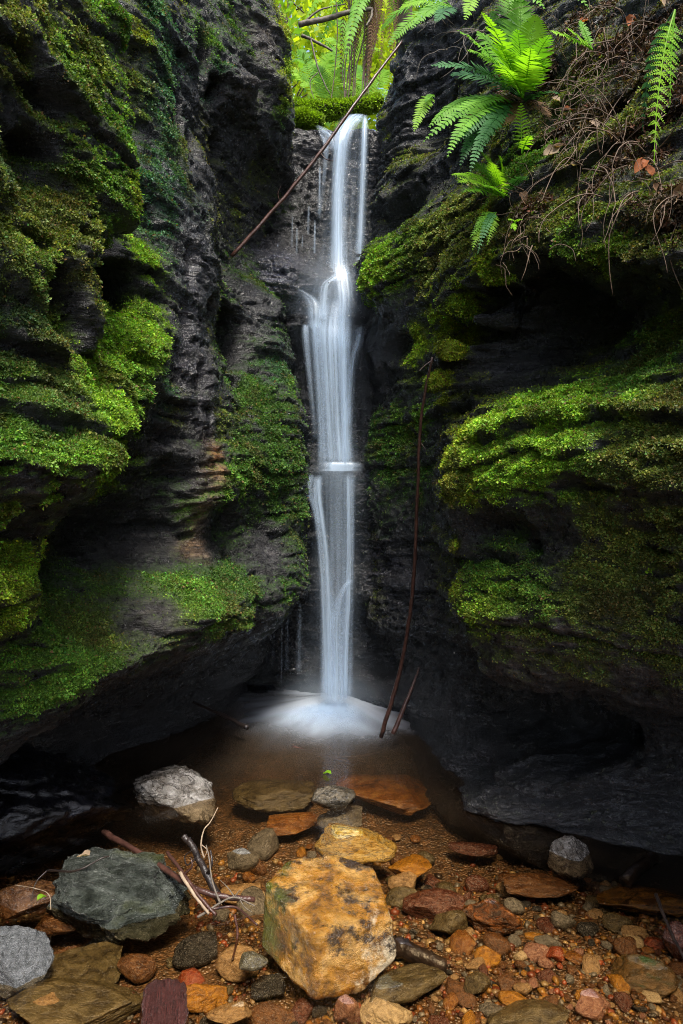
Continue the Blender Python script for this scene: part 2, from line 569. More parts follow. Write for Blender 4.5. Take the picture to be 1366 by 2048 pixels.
right_px = [
 (832,55,3.95),(870,60,3.75),(950,60,3.3),(1050,60,2.95),(1200,60,2.5),(1366,60,2.1),
 (770,140,4.0),(830,140,3.9),(890,140,3.7),(950,140,3.35),(1050,140,2.9),(1200,140,2.45),(1366,140,2.05),
 (742,230,4.15),(800,230,4.0),(870,230,3.75),(930,230,3.35),(1000,230,2.95),(1100,230,2.6),(1220,230,2.35),(1366,230,2.0),
 (742,320,4.2),(800,310,3.85),(880,310,3.6),(940,310,3.2),(1020,310,2.75),(1100,310,2.5),(1220,310,2.2),(1366,310,1.9),
 (745,400,4.2),(820,400,3.75),(880,400,3.4),(940,400,3.0),(1000,400,2.62),(1100,400,2.35),(1250,400,2.05),(1366,400,1.85),
 (730,470,4.15),(790,470,3.6),(860,470,3.25),(940,470,2.8),(1000,470,2.48),(1100,470,2.25),(1250,470,1.98),(1366,470,1.8),
 (712,530,3.75),(780,520,3.5),(870,520,3.15),(950,520,2.72),(1000,520,2.5),(1100,530,2.2),(1230,530,1.98),(1366,530,1.8),
 (715,590,3.72),(790,580,3.55),(870,580,3.2),(930,580,2.8),(975,580,2.65),(1050,590,2.75),(1150,600,2.6),(1270,590,2.15),(1366,590,1.85),
 (725,640,3.95),(800,640,3.6),(870,640,3.05),(920,640,2.78),(960,640,3.1),(1050,650,3.05),(1150,650,2.85),(1260,650,2.55),(1330,640,2.05),(1366,640,1.9),
 (720,700,4.0),(800,700,3.7),(860,700,3.0),(900,700,2.85),(930,700,3.25),(1020,710,3.1),(1120,710,2.8),(1220,700,2.45),(1290,700,2.1),(1366,700,1.88),
 (730,770,4.05),(820,770,3.6),(868,770,2.95),(900,780,3.25),(960,780,3.0),(1040,770,2.7),(1130,760,2.35),(1230,740,2.1),(1366,740,1.83),
 (730,840,4.05),(830,840,3.6),(865,840,3.2),(885,850,2.85),(940,830,2.7),(1020,810,2.45),(1130,810,2.2),(1250,800,1.95),(1366,800,1.8),
 (725,920,3.98),(830,920,3.65),(862,920,3.3),(872,910,2.65),(940,910,2.45),(1030,900,2.25),(1150,900,2.02),(1366,900,1.72),
 (728,1000,4.05),(840,1000,3.6),(868,1000,3.3),(880,1010,2.65),(950,1000,2.42),(1050,990,2.22),(1200,1000,1.98),(1366,1000,1.72),
 (735,1080,4.15),(850,1080,3.6),(880,1080,3.2),(900,1080,2.8),(1000,1080,2.5),(1100,1080,2.28),(1250,1080,2.0),(1366,1080,1.78),
 (735,1160,4.15),(850,1160,3.6),(890,1160,3.1),(905,1160,2.72),(1000,1160,2.42),(1100,1160,2.22),(1250,1160,1.98),(1366,1160,1.76),
 (735,1230,4.1),(820,1230,3.75),(890,1230,3.1),(915,1230,2.68),(1000,1230,2.38),(1100,1230,2.2),(1250,1230,1.98),(1366,1230,1.78),
 (800,1300,3.9),(890,1290,3.15),(945,1310,2.7),(1020,1310,2.42),(1150,1310,2.18),(1366,1310,1.82),
 (970,1350,2.7),(1060,1365,2.5),(1200,1390,2.25),(1366,1400,1.95),
 (860,1390,3.6),(950,1400,3.4),(1080,1430,3.2),(1200,1460,3.0),(1366,1470,2.75),
 (850,1450,3.5),(900,1500,3.2),(1000,1525,2.85),(1150,1545,2.62),(1280,1550,2.5),(1366,1550,2.42),
 (860,1560,3.15),(930,1620,2.72),(1050,1640,2.6),(1200,1650,2.5),(1366,1665,2.42),
]
right_extra = [(1.6,-1.2,0.0),(1.5,-1.2,1.4),(1.7,-1.2,2.6),(2.3,-1.2,3.8),(1.75,0.2,0.0),(1.35,0.2,0.9),(1.3,0.2,1.4),(1.5,0.2,2.2),(2.1,0.2,3.2),
 (1.75,1.2,0.0),(1.15,1.2,1.0),(1.08,1.2,1.4),(1.2,1.2,2.0),(1.75,1.4,3.0),(1.9,2.1,3.8),(1.6,2.9,4.2),(1.1,3.6,4.6),(0.75,4.2,4.8),(0.9,5.2,4.6),(0.65,5.2,3.6),(0.5,5.2,2.0),(0.5,5.2,0),
 (1.3,2.4,-0.4),(0.6,2.75,-0.4),(0.4,3.4,-0.4),(0.3,4.3,-0.4),(1.7,1.8,-0.3),(1.75,1.5,0.40),(1.60,1.95,0.40),(1.5,2.3,0.36),(1.48,1.9,0.12),(1.42,2.1,0.20)]
Rt = cliff('right', 'x', right_px, right_extra, axis_samples([(-1.2, 1.2, 0.06), (1.2, 1.6, 0.015), (1.6, 4.2, 0.008), (4.2, 5.2, 0.04)]), SZ, 7.0, -1.0)

back_px = [
 (450,250,4.6),(560,260,4.5),(630,250,4.45),(690,235,4.5),(740,245,4.45),(800,260,4.5),
 (450,340,4.5),(550,340,4.42),(640,330,4.42),(690,330,4.42),(740,330,4.45),(800,330,4.4),
 (450,420,4.5),(540,420,4.38),(640,420,4.4),(700,420,4.42),(770,420,4.4),
 (450,480,4.45),(540,480,4.42),(640,490,4.42),(700,490,4.4),(770,490,4.35),
 (450,515,4.2),(520,525,4.18),(600,550,4.15),(680,555,4.22),(760,540,4.3),
 (450,600,4.2),(540,610,4.2),(600,610,4.18),(640,600,4.15),(700,600,4.2),
 (560,700,4.35),(610,680,4.25),(660,670,4.18),(720,680,4.2),(790,700,4.2),
 (560,800,4.4),(620,800,4.32),(670,800,4.3),(740,800,4.3),(820,800,4.2),
 (560,900,4.3),(620,910,4.22),(670,922,4.18),(730,920,4.15),(820,900,4.2),
 (580,950,4.2),(670,945,4.14),(740,950,4.15),(820,960,4.15),
 (580,1050,4.3),(670,1050,4.28),(740,1050,4.25),(840,1050,4.1),
 (560,1140,4.35),(670,1140,4.28),(740,1130,4.2),(840,1130,4.05),
 (560,1190,4.35),(670,1190,4.2),(740,1190,4.15),(840,1180,3.95),
 (540,1250,4.5),(670,1250,4.35),(740,1230,4.35),(860,1240,4.0),
 (540,1340,4.55),(670,1340,4.4),(740,1340,4.3),(860,1340,4.1),
 (540,1390,4.5),(640,1390,4.35),(740,1380,4.15),(860,1400,3.85),
]
back_extra = [(-1.2,4.9,4.0),(0,4.7,4.2),(1.0,4.7,4.2),(-1.2,4.8,0),(-1.2,4.8,2),(1.0,4.6,0),(1,4.6,2),(-1,4.9,-0.4),(0,4.4,-0.4),(1,4.4,-0.4)]
Bk = cliff('back', 'y', back_px, back_extra, axis_samples([(-1.2, -0.85, 0.03), (-0.85, 0.65, 0.008), (0.65, 1.0, 0.03)]),
           axis_samples([(-0.4, 0.0, 0.03), (0.0, 3.62, 0.009)]), 13.0, -1.0, relief=0.8)

# ---- moss patches: centre found where the line of sight first meets the rock, radius in metres
MC = dict(
 green=(0.110, 0.225, 0.028), bright=(0.200, 0.350, 0.028), olive=(0.140, 0.170, 0.034),
 teal=(0.060, 0.140, 0.066), dark=(0.065, 0.140, 0.024), yellow=(0.235, 0.295, 0.022), lime=(0.260, 0.390, 0.030))
moss_px = [
 (30,100,60,.7,'olive'),(60,200,40,.6,'olive'),(200,110,45,.4,'olive'),(255,60,50,.8,'green'),(265,170,35,.9,'olive'),(200,200,60,.6,'green'),(150,160,50,.4,'dark'),
 (260,300,45,.9,'green'),(230,360,50,.9,'green'),(170,270,50,.5,'olive'),(120,330,60,.5,'dark'),(240,440,45,.7,'green'),(280,400,22,1.1,'yellow'),(280,250,20,.9,'yellow'),  # yellow patches on the rim put its lit edge into the moss colour
 (300,60,25,.8,'yellow'),(120,430,70,.7,'olive'),(60,400,60,.6,'olive'),(20,330,40,.6,'teal'),(190,440,40,.8,'olive'),(60,480,60,.7,'olive'),
 (330,60,40,.7,'teal'),(340,110,35,.6,'teal'),(320,200,40,.7,'teal'),(335,260,50,.6,'teal'),(370,290,40,.5,'olive'),(320,360,50,.8,'teal'),(350,400,45,.6,'teal'),(300,450,40,.8,'teal'),(300,510,35,1.2,'bright'),
 (430,85,22,.9,'green'),(450,120,30,.5,'teal'),(480,60,40,.3,'dark'),
 (60,560,70,.7,'olive'),(100,530,50,.8,'green'),(60,640,70,.6,'teal'),(150,560,30,.7,'olive'),(120,680,50,.5,'olive'),(30,760,60,.7,'green'),(210,600,18,.9,'olive'),
 (290,640,45,1.1,'bright'),(310,680,50,1.3,'bright'),(250,680,40,1.1,'bright'),(200,740,55,1.2,'bright'),(250,770,60,1.2,'bright'),(290,800,50,1.1,'green'),(340,770,35,.6,'teal'),
 (100,780,80,.6,'olive'),(260,850,50,1.2,'bright'),(220,920,60,1.3,'bright'),(170,880,70,1.1,'green'),(80,900,80,1.1,'green'),(100,850,60,.7,'teal'),(20,880,60,.9,'green'),(140,960,70,1.1,'bright'),(230,970,35,1.3,'bright'),
 (15,1030,45,1.3,'bright'),(60,1010,40,1.2,'bright'),(30,1130,50,1.3,'lime'),(70,1150,40,1.2,'bright'),(40,1200,55,1.4,'lime'),(20,1250,40,1.2,'lime'),
 (520,680,40,.6,'dark'),(560,720,40,.6,'teal'),(590,760,25,.6,'green'),(520,800,50,.7,'dark'),(560,860,60,.8,'dark'),(600,900,50,.7,'dark'),(520,930,60,.9,'dark'),(560,970,60,.9,'dark'),(500,990,40,.9,'green'),(600,1010,40,.7,'dark'),(540,640,30,.4,'dark'),
 (450,850,25,.7,'olive'),(470,960,35,.8,'green'),(380,1050,40,.7,'green'),(340,1050,40,.4,'dark'),
 (140,1330,70,1.0,'green'),(120,1370,50,1.2,'green'),(180,1310,60,1.0,'green'),(150,1390,40,1.1,'green'),(210,1270,50,.6,'olive'),(250,1200,60,.5,'dark'),(300,1230,60,.4,'olive'),(330,1290,60,.5,'dark'),
 (390,1160,40,.9,'green'),(410,1200,45,1.1,'green'),(470,1240,45,1.2,'green'),(500,1262,25,1.0,'green'),(450,1150,50,.6,'dark'),(500,1170,50,.6,'dark'),(590,1160,50,.4,'dark'),(370,1230,40,.6,'olive'),(300,1180,40,.6,'dark'),
 (588,60,18,1.3,'yellow'),(586,130,22,1.3,'lime'),(584,190,20,1.2,'yellow'),(600,232,25,1.3,'yellow'),(630,228,22,1.2,'lime'),(575,230,25,.8,'green'),  # moss edge, its yellow and lime also painting the rim highlight
 (540,340,50,.3,'olive'),(480,420,40,.3,'olive'),(570,390,30,.3,'dark'),(520,560,50,.3,'dark'),
 # right side
 (750,530,45,1.4,'bright'),(730,560,40,1.4,'bright'),(790,510,50,1.1,'green'),(830,480,55,.9,'olive'),(870,450,50,.9,'olive'),(910,420,50,.9,'olive'),(850,530,50,.7,'olive'),(900,500,50,.8,'olive'),(730,610,25,.9,'green'),(820,570,40,.6,'olive'),
 (960,430,40,.8,'yellow'),(960,520,40,1.7,'yellow'),(980,570,40,1.7,'lime'),(940,620,38,1.7,'lime'),(915,660,34,1.7,'yellow'),(895,710,30,1.7,'yellow'),(880,760,26,1.7,'yellow'),(872,800,18,1.0,'yellow'),
 (870,640,45,1.1,'lime'),(830,680,35,1.1,'lime'),(845,770,20,.9,'lime'),
 (1120,520,45,1.0,'green'),(1200,495,45,1.3,'bright'),(1170,530,40,1.0,'lime'),(1260,520,60,.7,'olive'),(1330,560,60,.7,'olive'),(1340,640,50,.8,'olive'),(1300,690,40,.9,'green'),(1050,500,40,.5,'olive'),
 (900,880,40,1.2,'yellow'),(930,860,45,1.2,'lime'),(980,830,45,1.3,'bright'),(1030,800,40,1.3,'bright'),(1090,780,40,1.3,'bright'),(1150,770,45,1.2,'bright'),(1220,750,45,1.2,'green'),(1290,735,40,1.1,'green'),
 (1000,870,60,1.3,'bright'),(1070,850,60,1.2,'bright'),(1130,840,50,1.2,'bright'),(1200,810,45,1.2,'bright'),(1250,800,40,1.0,'green'),(940,920,50,1.2,'bright'),(1000,930,60,1.2,'bright'),(1080,920,60,1.2,'bright'),(930,990,40,1.3,'lime'),(890,1000,25,1.2,'yellow'),(980,980,40,1.1,'bright'),(885,950,20,1.0,'yellow'),
 (1160,930,50,.7,'green'),(1230,880,60,.6,'olive'),(1320,830,70,.8,'olive'),(1320,930,80,.7,'olive'),(1230,970,70,.6,'olive'),(1330,1030,80,.8,'olive'),(1200,1050,70,.7,'olive'),(1260,1110,70,.8,'olive'),
 (1040,1180,40,1.0,'green'),(980,1200,40,1.2,'bright'),(930,1230,35,1.3,'lime'),(1080,1190,40,.9,'green'),(960,1140,50,.7,'green'),(1050,1120,50,.4,'dark'),(1170,1130,60,.8,'olive'),(1330,1150,70,.9,'olive'),(1220,1200,70,.8,'olive'),(1330,1240,60,.8,'olive'),(1140,1190,50,.6,'olive'),
 (340,240,40,.9,'teal'),(310,300,40,1.0,'teal'),(350,150,35,.8,'teal'),(340,450,40,.8,'teal'),(370,360,40,.8,'teal'),(320,30,35,.9,'teal'),(1050,1260,60,.5,'olive'),(1150,1310,70,.45,'olive'),(1320,1330,60,.5,'olive'),(1000,1300,50,.35,'olive'),(1200,1260,60,.5,'olive'),
 (897,1105,18,1.2,'yellow'),(905,1165,18,1.2,'yellow'),(760,880,40,.8,'dark'),(800,870,40,.9,'green'),(830,850,30,.9,'green'),(780,950,45,.6,'dark'),(830,970,40,.5,'dark'),(740,860,30,.7,'dark'),
 (750,230,20,1.0,'yellow'),(760,190,16,1.0,'yellow'),(775,155,16,1.0,'yellow'),(765,275,16,1.0,'yellow'),(800,300,30,.8,'olive'),(850,310,30,.5,'olive'),
 (1130,170,60,.9,'olive'),(1060,300,60,.8,'green'),(1150,330,70,.6,'olive'),(1200,420,60,.6,'olive'),(1010,340,50,.8,'green'),(990,250,50,.5,'olive'),(1120,420,60,.7,'olive'),(1240,260,70,.5,'olive'),(1340,450,50,.6,'olive'),(1040,420,50,.7,'olive'),
]
rock_px = [ # tint of the stone; undercut and cave entries darken it as painted shade
 (400,430,90,(1.1,1.15,1.3)),(400,560,80,(1.15,1.15,1.35)),(400,720,80,(1.3,1.25,1.45)),(420,850,60,(1.3,1.25,1.35)),(340,380,60,(1.3,1.8,1.6)),(330,220,60,(1.2,1.5,1.4)),
 (540,90,60,(2.4,1.8,1.3)),(520,180,50,(2.0,1.5,1.1)),(455,945,34,(11.0,6.6,3.2)),(440,890,24,(6.0,4.0,2.4)),(412,1030,28,(9.0,5.4,2.8)),(395,1090,28,(8.0,5.0,2.6)),(540,560,70,(1.5,1.6,2.0)),(560,520,50,(1.6,1.7,2.1)),
 (140,850,60,(2.0,2.3,2.0)),(150,760,50,(1.8,1.9,1.6)),(20,620,60,(1.6,1.8,1.6)),(350,780,30,(1.8,2.4,2.4)),(20,320,40,(1.8,2.0,1.6)),
 (740,680,60,(1.3,1.4,1.9)),(780,620,50,(1.2,1.3,1.7)),(800,1180,70,(1.6,1.6,1.9)),(760,1130,50,(1.5,1.5,1.8)),
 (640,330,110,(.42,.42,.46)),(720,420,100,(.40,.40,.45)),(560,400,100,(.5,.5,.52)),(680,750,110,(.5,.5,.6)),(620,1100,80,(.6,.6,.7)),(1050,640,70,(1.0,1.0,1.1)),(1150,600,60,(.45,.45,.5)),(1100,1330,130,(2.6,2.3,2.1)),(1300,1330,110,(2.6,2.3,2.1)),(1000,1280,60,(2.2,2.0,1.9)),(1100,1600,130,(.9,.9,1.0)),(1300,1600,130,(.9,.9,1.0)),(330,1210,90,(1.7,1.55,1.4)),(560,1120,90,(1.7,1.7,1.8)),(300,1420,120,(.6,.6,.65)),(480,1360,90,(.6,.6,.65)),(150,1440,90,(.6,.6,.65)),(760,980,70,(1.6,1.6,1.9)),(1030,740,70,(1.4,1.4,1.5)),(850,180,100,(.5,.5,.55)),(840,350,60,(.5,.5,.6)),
 (1250,200,120,(1.1,.75,.55)),(1100,250,80,(1.1,.8,.6)),(1300,400,100,(1.1,.75,.55)),
]
wet_px = [(430,480,60),(390,660,60),(430,830,50),(760,620,60),(740,780,60),(800,1100,80),(1000,1580,120),(1200,1590,140),(640,560,60),(500,520,50),(880,1450,80),(400,560,130),(400,750,110),(540,540,90),(560,640,80),(740,680,90),(780,1180,120),(520,800,80),(1100,1600,160),(1300,1600,160),(900,1500,120),(350,350,60),(690,300,150),(690,700,160),(690,1100,180),(560,1350,120),(300,1460,150),(840,1430,100)]

_all = np.concatenate([CLIFF[k]['P'] for k in CLIFF])
_u, _v = project(_all)
_ok = _all[:, 1] > 0.4
def surface_at(u, v, r=9):
    """the rock point first met by the line of sight through photograph pixel (u, v)"""
    m = _ok & (np.abs(_u - u) < r) & (np.abs(_v - v) < r)
    if not m.any():
        return None
    Q = _all[m]
    return Q[np.argmin(Q[:, 1])]

def patches(lst):
    out = []
    for p in lst:
        c = surface_at(p[0], p[1])
        if c is not None:
            out.append((c, p[2] * c[1] / F, p))
    return out
bare_px = [(1060,640,95,1),(1180,620,90,1),(960,660,45,1),(1010,700,70,1),(1100,700,60,.8),(410,480,85,.9),(410,600,75,.9),(400,720,80,.9),(420,830,50,.8),(420,350,60,.9),(400,200,50,.7),(460,250,60,.8),(520,170,60,.8),(540,60,40,.7),
 (850,180,90,1),(800,240,70,.9),(860,330,60,.8),(700,350,120,.9),(700,700,120,.9),(250,1075,80,1),(150,1090,70,1),(330,1080,60,.8),(450,930,30,.8),(420,1080,60,.9),(540,1100,70,.9),(230,510,45,1),(150,615,38,1),(455,700,40,1),(60,300,60,.7),(100,210,60,.5),(100,90,60,.5),
 (330,900,50,.8),(380,950,60,.6),(750,680,60,.8),(800,1150,90,.9),(780,760,50,.7),(960,1060,60,.7),(1080,1080,70,.6),(900,1420,200,1),(1200,1450,200,1),(300,1400,200,1),(600,1300,120,1),(540,600,60,.8),(510,650,45,.8),(560,690,40,.5),(500,580,50,.8),(330,1215,70,.7),(250,1205,70,.6),(300,1285,60,.6),(420,1130,30,.4)]
MP, RP, WP, BP = patches(moss_px), patches(rock_px), patches(wet_px), patches(bare_px)

def dress(name):
    c = CLIFF[name]
    P, N = c['P'], c['N']
    w = np.zeros(len(P)); wc = np.zeros((len(P), 3)); ws = np.full(len(P), 1e-6)
    jit = P + 0.03 * np.column_stack([fbm(P * 9 + 1, 2), fbm(P * 9 + 31, 2), fbm(P * 9 + 61, 2)])
    for cen, r, p in MP:
        d2 = ((jit - cen) ** 2).sum(1)
        g = np.exp(-(d2 / (1.15 * r * r)) ** 0.85)
        w = np.maximum(w, g * p[3])
        gg = g * p[3] + 1e-9
        wc += gg[:, None] * np.array(MC[p[4]]); ws += gg
    mcol = wc / ws[:, None]
    mcol[ws < 1e-3] = MC['olive']
    up = N[:, 2]
    br = fbm(P * 7 + 4, 4)
    br2 = fbm(P * np.array([13, 13, 42]) + 4, 3)
    film = (dict(left=0.17, right=0.13, back=0.03)[name] + (0.20 * sstep(2.7, 2.2, P[:, 1]) if name == 'left' else 0)) * sstep(0.25, 0.7, P[:, 2])
    m = np.minimum(w, 1.2) * (0.80 + 0.7 * br + 0.8 * br2 + 0.65 * np.clip(up, -0.8, 0.8)) + film * (1 + 1.2 * br + 1.0 * br2 + 1.2 * up) + 0.10 * sstep(0.0, 0.7, up)
    for cen, r, p in BP:
        m = m * (1 - p[3] * np.exp(-(((P - cen) ** 2).sum(1) / (r * r)) ** 1.3))
    tint = np.ones((len(P), 3))
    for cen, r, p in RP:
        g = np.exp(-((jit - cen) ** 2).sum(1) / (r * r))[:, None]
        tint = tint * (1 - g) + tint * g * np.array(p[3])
    wet = np.zeros(len(P))
    for cen, r, p in WP:
        wet = np.maximum(wet, np.exp(-((P - cen) ** 2).sum(1) / (r * r)))
    wet = np.maximum(wet, sstep(0.5, 0.1, P[:, 2]))
    c.update(moss=m, mosscol=mcol, tint=tint, wet=wet)

cliff_mat = cliff_material()
for nm in CLIFF:
    dress(nm)
    c = CLIFF[nm]
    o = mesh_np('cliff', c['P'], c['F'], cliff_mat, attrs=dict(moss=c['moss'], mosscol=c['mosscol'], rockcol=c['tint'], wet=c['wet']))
    tag(o, {'left': 'tall layered sandstone cliff with scalloped hollows, left of the waterfall',
            'right': 'overhanging sandstone cliff with a long mossy ledge and dark cave, right of the waterfall',
            'back': 'dark wet stepped rock face directly behind the falling water'}[nm], kind='structure')

# ---- moss: many small leaves growing out of the rock
moss_mat = moss_material(0.3)
def leaves_on(P, N, Fq, wgt, colr, count, size, droop=0.25, spread=0.9, lift=0.6, seed=1, thr=0.33):
    rg = np.random.default_rng(seed)
    tri = np.concatenate([Fq[:, [0, 1, 2]], Fq[:, [0, 2, 3]]])
    a, b, c = P[tri[:, 0]], P[tri[:, 1]], P[tri[:, 2]]
    area = np.linalg.norm(np.cross(b - a, c - a), axis=1) / 2
    cen = (a + b + c) / 3
    cu, cv = project(cen)
    vis = (cen[:, 1] > 0.9) & (cu > -250) & (cu < 1620) & (cv > -250) & (cv < 2100)
    w = wgt[tri].mean(1)
    pr = area * np.clip((w - thr) / 0.75, 0, 1) ** 1.5 * vis / np.maximum(cen[:, 1], 1.2) ** 1.6
    if pr.sum() <= 0:
        return None
    t = rg.choice(len(tri), count, p=pr / pr.sum())
    r1, r2 = np.sqrt(rg.random(count)), rg.random(count)
    bw = np.column_stack([1 - r1, r1 * (1 - r2), r1 * r2])
    T = tri[t]
    pos = (P[T] * bw[..., None]).sum(1)
    nor = (N[T] * bw[..., None]).sum(1)
    nor /= np.linalg.norm(nor, axis=1)[:, None] + 1e-9
    cc = (colr[T] * bw[..., None]).sum(1)
    ww = np.clip((w[t] - thr) / 0.5, 0, 1)
    rnd = rg.normal(size=(count, 3))
    d = nor * lift + rnd * spread * 0.6 + np.array([0, 0, -droop])
    d /= np.linalg.norm(d, axis=1)[:, None]
    s = np.cross(d, rg.normal(size=(count, 3)))
    s /= np.linalg.norm(s, axis=1)[:, None]
    clump = fbm(pos * 28, 2)
    L_ = size * (0.55 + 0.9 * rg.random(count)) * (0.7 + 0.5 * ww) * (1 + 0.4 * clump) * (0.55 + 0.19 * pos[:, 1])
    off = nor * (L_ * (0.1 + 1.1 * np.clip(clump + 0.3, 0, 1.2)) * rg.random(count))[:, None]
    p0 = pos + off
    wd = L_ * (0.26 + 0.14 * rg.random(count))
    bend = np.cross(s, d) * (L_ * rg.normal(0, 0.18, count))[:, None]
    V = np.stack([p0, p0 + d * (L_ * .5)[:, None] + s * wd[:, None] + bend, p0 + d * L_[:, None], p0 + d * (L_ * .5)[:, None] - s * wd[:, None] + bend], 1).reshape(-1, 3)
    Fc = np.arange(count * 4).reshape(-1, 4)
    var = np.exp(rg.normal(0, 0.30, count))[:, None] * (1 + 0.45 * clump)[:, None].clip(0.35, 1.8)
    hue = rg.normal(0, 0.16, count)
    area_t = fbm(pos * 5.5 + 50, 3)
    brown = sstep(0.12, 0.5, area_t)[:, None] * 0.65
    cc = cc * (1 - brown) + brown * np.array([0.085, 0.070, 0.022])
    lc = cc * (0.8 + 0.5 * fbm(pos * 11 + 9, 2))[:, None].clip(.4, 1.5) * var * np.column_stack([1 + hue * 1.2, np.ones(count), 1 - hue * .3]).clip(0.2, 2)
    dead = rg.random(count) < 0.05
    lc[dead] = np.array([0.16, 0.10, 0.04]) * rg.uniform(0.5, 1.4, dead.sum())[:, None]
    return V, Fc, np.repeat(lc, 4, 0)

for nm, cnt, lab in (('left', 330000, 'cushions of small leaved green moss covering the left cliff'),
                     ('right', 330000, 'thick bright green moss growing over the right cliff ledges'),
                     ('back', 22000, 'thin dark green moss on the wet rock behind the waterfall')):
    c = CLIFF[nm]
    V, Fc, lc = leaves_on(c['P'], c['N'], c['F'], c['moss'], c['mosscol'], cnt, 0.0066, seed=len(nm), thr=0.12)
    tag(mesh_np('moss', V, Fc, moss_mat, attrs=dict(col=lc), smooth=False), lab, 'moss', kind='stuff')

# litter of dead needles and leaves on the soil bank above the right cliff
def litter():
    c = CLIFF['right']
    P = c['P']
    w = np.zeros(len(P))
    for u, v, r in ((1250,120,150),(1150,60,110),(1300,260,130),(1150,250,90),(1230,370,110),(1050,420,60),(1340,420,80),(1020,120,70),(1100,150,70)):
        q = surface_at(u, v)
        if q is not None:
            rr = r * q[1] / F
            w = np.maximum(w, np.exp(-((P - q) ** 2).sum(1) / (rr * rr)))
    w = w * (0.75 + 1.5 * fbm(P * 7 + 3, 3))
    pal = np.array([(.055, .03, .017), (.09, .05, .028), (.03, .018, .011), (.13, .09, .055), (.07, .028, .014)])
    k = (np.abs(fbm(P * 40, 1)) * 25).astype(int) % 5
    V, Fc, lc = leaves_on(P, c['N'], c['F'], w, pal[k], 26000, 0.016, droop=.5, spread=1.3, lift=.25, seed=33, thr=.2)
    V = V.reshape(-1, 4, 3)
    mid = (V[:, 1] + V[:, 3]) / 2
    V[:, 1] = mid + (V[:, 1] - mid) * .45
    V[:, 3] = mid + (V[:, 3] - mid) * .45
    tag(mesh_np('leaf_litter', V.reshape(-1, 3), Fc, moss_material(.1), attrs=dict(col=lc), smooth=False), 'brown litter of dead leaves and stems on the bank under the ferns', 'leaf litter', kind='stuff')
litter()

# ---------------------------------------------------------------- stream bed, pool, ground above the gorge
def bed_z(x, y):
    x, y = np.asarray(x, float), np.asarray(y, float)
    P = np.column_stack([x.ravel(), y.ravel(), np.zeros(x.size)])
    z = -0.060 - 0.12 * sstep(2.0, 2.7, y.ravel()) * (1 - 0.55 * sstep(3.6, 4.2, y.ravel()))
    z = z - 0.05 * sstep(-0.1, -0.7, x.ravel()) * sstep(1.7, 2.2, y.ravel())
    z = z + 0.028 * sstep(0.25, 0.8, x.ravel()) * sstep(2.15, 1.75, y.ravel())
    z = z + 0.018 * fbm(P * 3.0, 3) + 0.006 * fbm(P * 15, 2)
    return z.reshape(x.shape)

def sheet(name, xs, ys, zf, mat, attrs=None):
    A, B = np.meshgrid(xs, ys, indexing='ij')
    Z = zf(A, B)
    P = np.stack([A, B, Z], -1).reshape(-1, 3)
    i = np.arange(A.size).reshape(A.shape)
    q = np.stack([i[:-1, :-1], i[1:, :-1], i[1:, 1:], i[:-1, 1:]], -1).reshape(-1, 4)
    return mesh_np(name, P, q, mat, attrs={k: f(P) for k, f in (attrs or {}).items()})

def bed_material():
    t = NT('wet stream bed')
    v = t.coord('Object')
    c = t.ramp(t.noise(v, 30, 6, 0.7), [(0.3, (0.030, 0.018, 0.010)), (0.5, (0.085, 0.048, 0.022)), (0.65, (0.13, 0.065, 0.028)), (0.8, (0.17, 0.11, 0.06))])
    vo = t.voro(v, 95, 'F1', 'Color')
    c = t.mix(0.6, c, t.mix(1.0, c, t.ramp(vo, [(0.2, 0.3), (0.8, 1.9)]), 'MULTIPLY'))
    h = t.math('ADD', t.math('MULTIPLY', t.voro(v, 95), -1.0), t.noise(v, 40, 5))
    return t.done(t.bsdf(c, 0.35, t.bump(h, 0.8, 0.012), 0.5))

sb = sheet('stream_bed', axis_samples([(-2.2, -1.6, .06), (-1.6, 1.6, .016), (1.6, 2.2, .06)]), axis_samples([(-1.2, 1.2, .06), (1.2, 3.2, .016), (3.2, 5.0, .04)]), bed_z, bed_material())
tag(sb, 'brown gravel bed of the stream seen through the shallow water', kind='structure')

FALL = at(672, 1400, 4.12)
def water_material():
    t = NT('clear shallow stream water')
    v = t.coord('Object')
    n = t.bump(t.noise(v, 9.0, 2, 0.5), 0.10, 0.02)
    n = t.bump(t.noise(t.coord('Object', (1, .6, 1)), 38.0, 2, 0.5), 0.05, 0.006, n)
    fr = t.n('ShaderNodeFresnel'); fr.inputs['IOR'].default_value = 1.38
    t.l(n, fr.inputs['Normal'])
    gl = t.n('ShaderNodeBsdfGlossy'); gl.inputs['Roughness'].default_value = 0.09
    t.l(n, gl.inputs['Normal'])
    tp = t.n('ShaderNodeBsdfTransparent'); tp.inputs['Color'].default_value = (0.88, 0.77, 0.60, 1)
    # stirred, turbid water: a brown suspension that gets denser towards the plunge pool
    df = t.n('ShaderNodeBsdfDiffuse')
    foam = t.attr('foam')
    t.l(t.mix(foam, (0.045, 0.032, 0.021), (0.55, 0.60, 0.68)), df.inputs['Color'])
    m1 = t.n('ShaderNodeMixShader')
    t.l(t.attr('murk'), m1.inputs[0]); t.l(tp.outputs[0], m1.inputs[1]); t.l(df.outputs[0], m1.inputs[2])
    m2 = t.n('ShaderNodeMixShader')
    t.l(fr.outputs[0], m2.inputs[0]); t.l(m1.outputs[0], m2.inputs[1]); t.l(gl.outputs[0], m2.inputs[2])
    return t.done(m2.outputs[0])

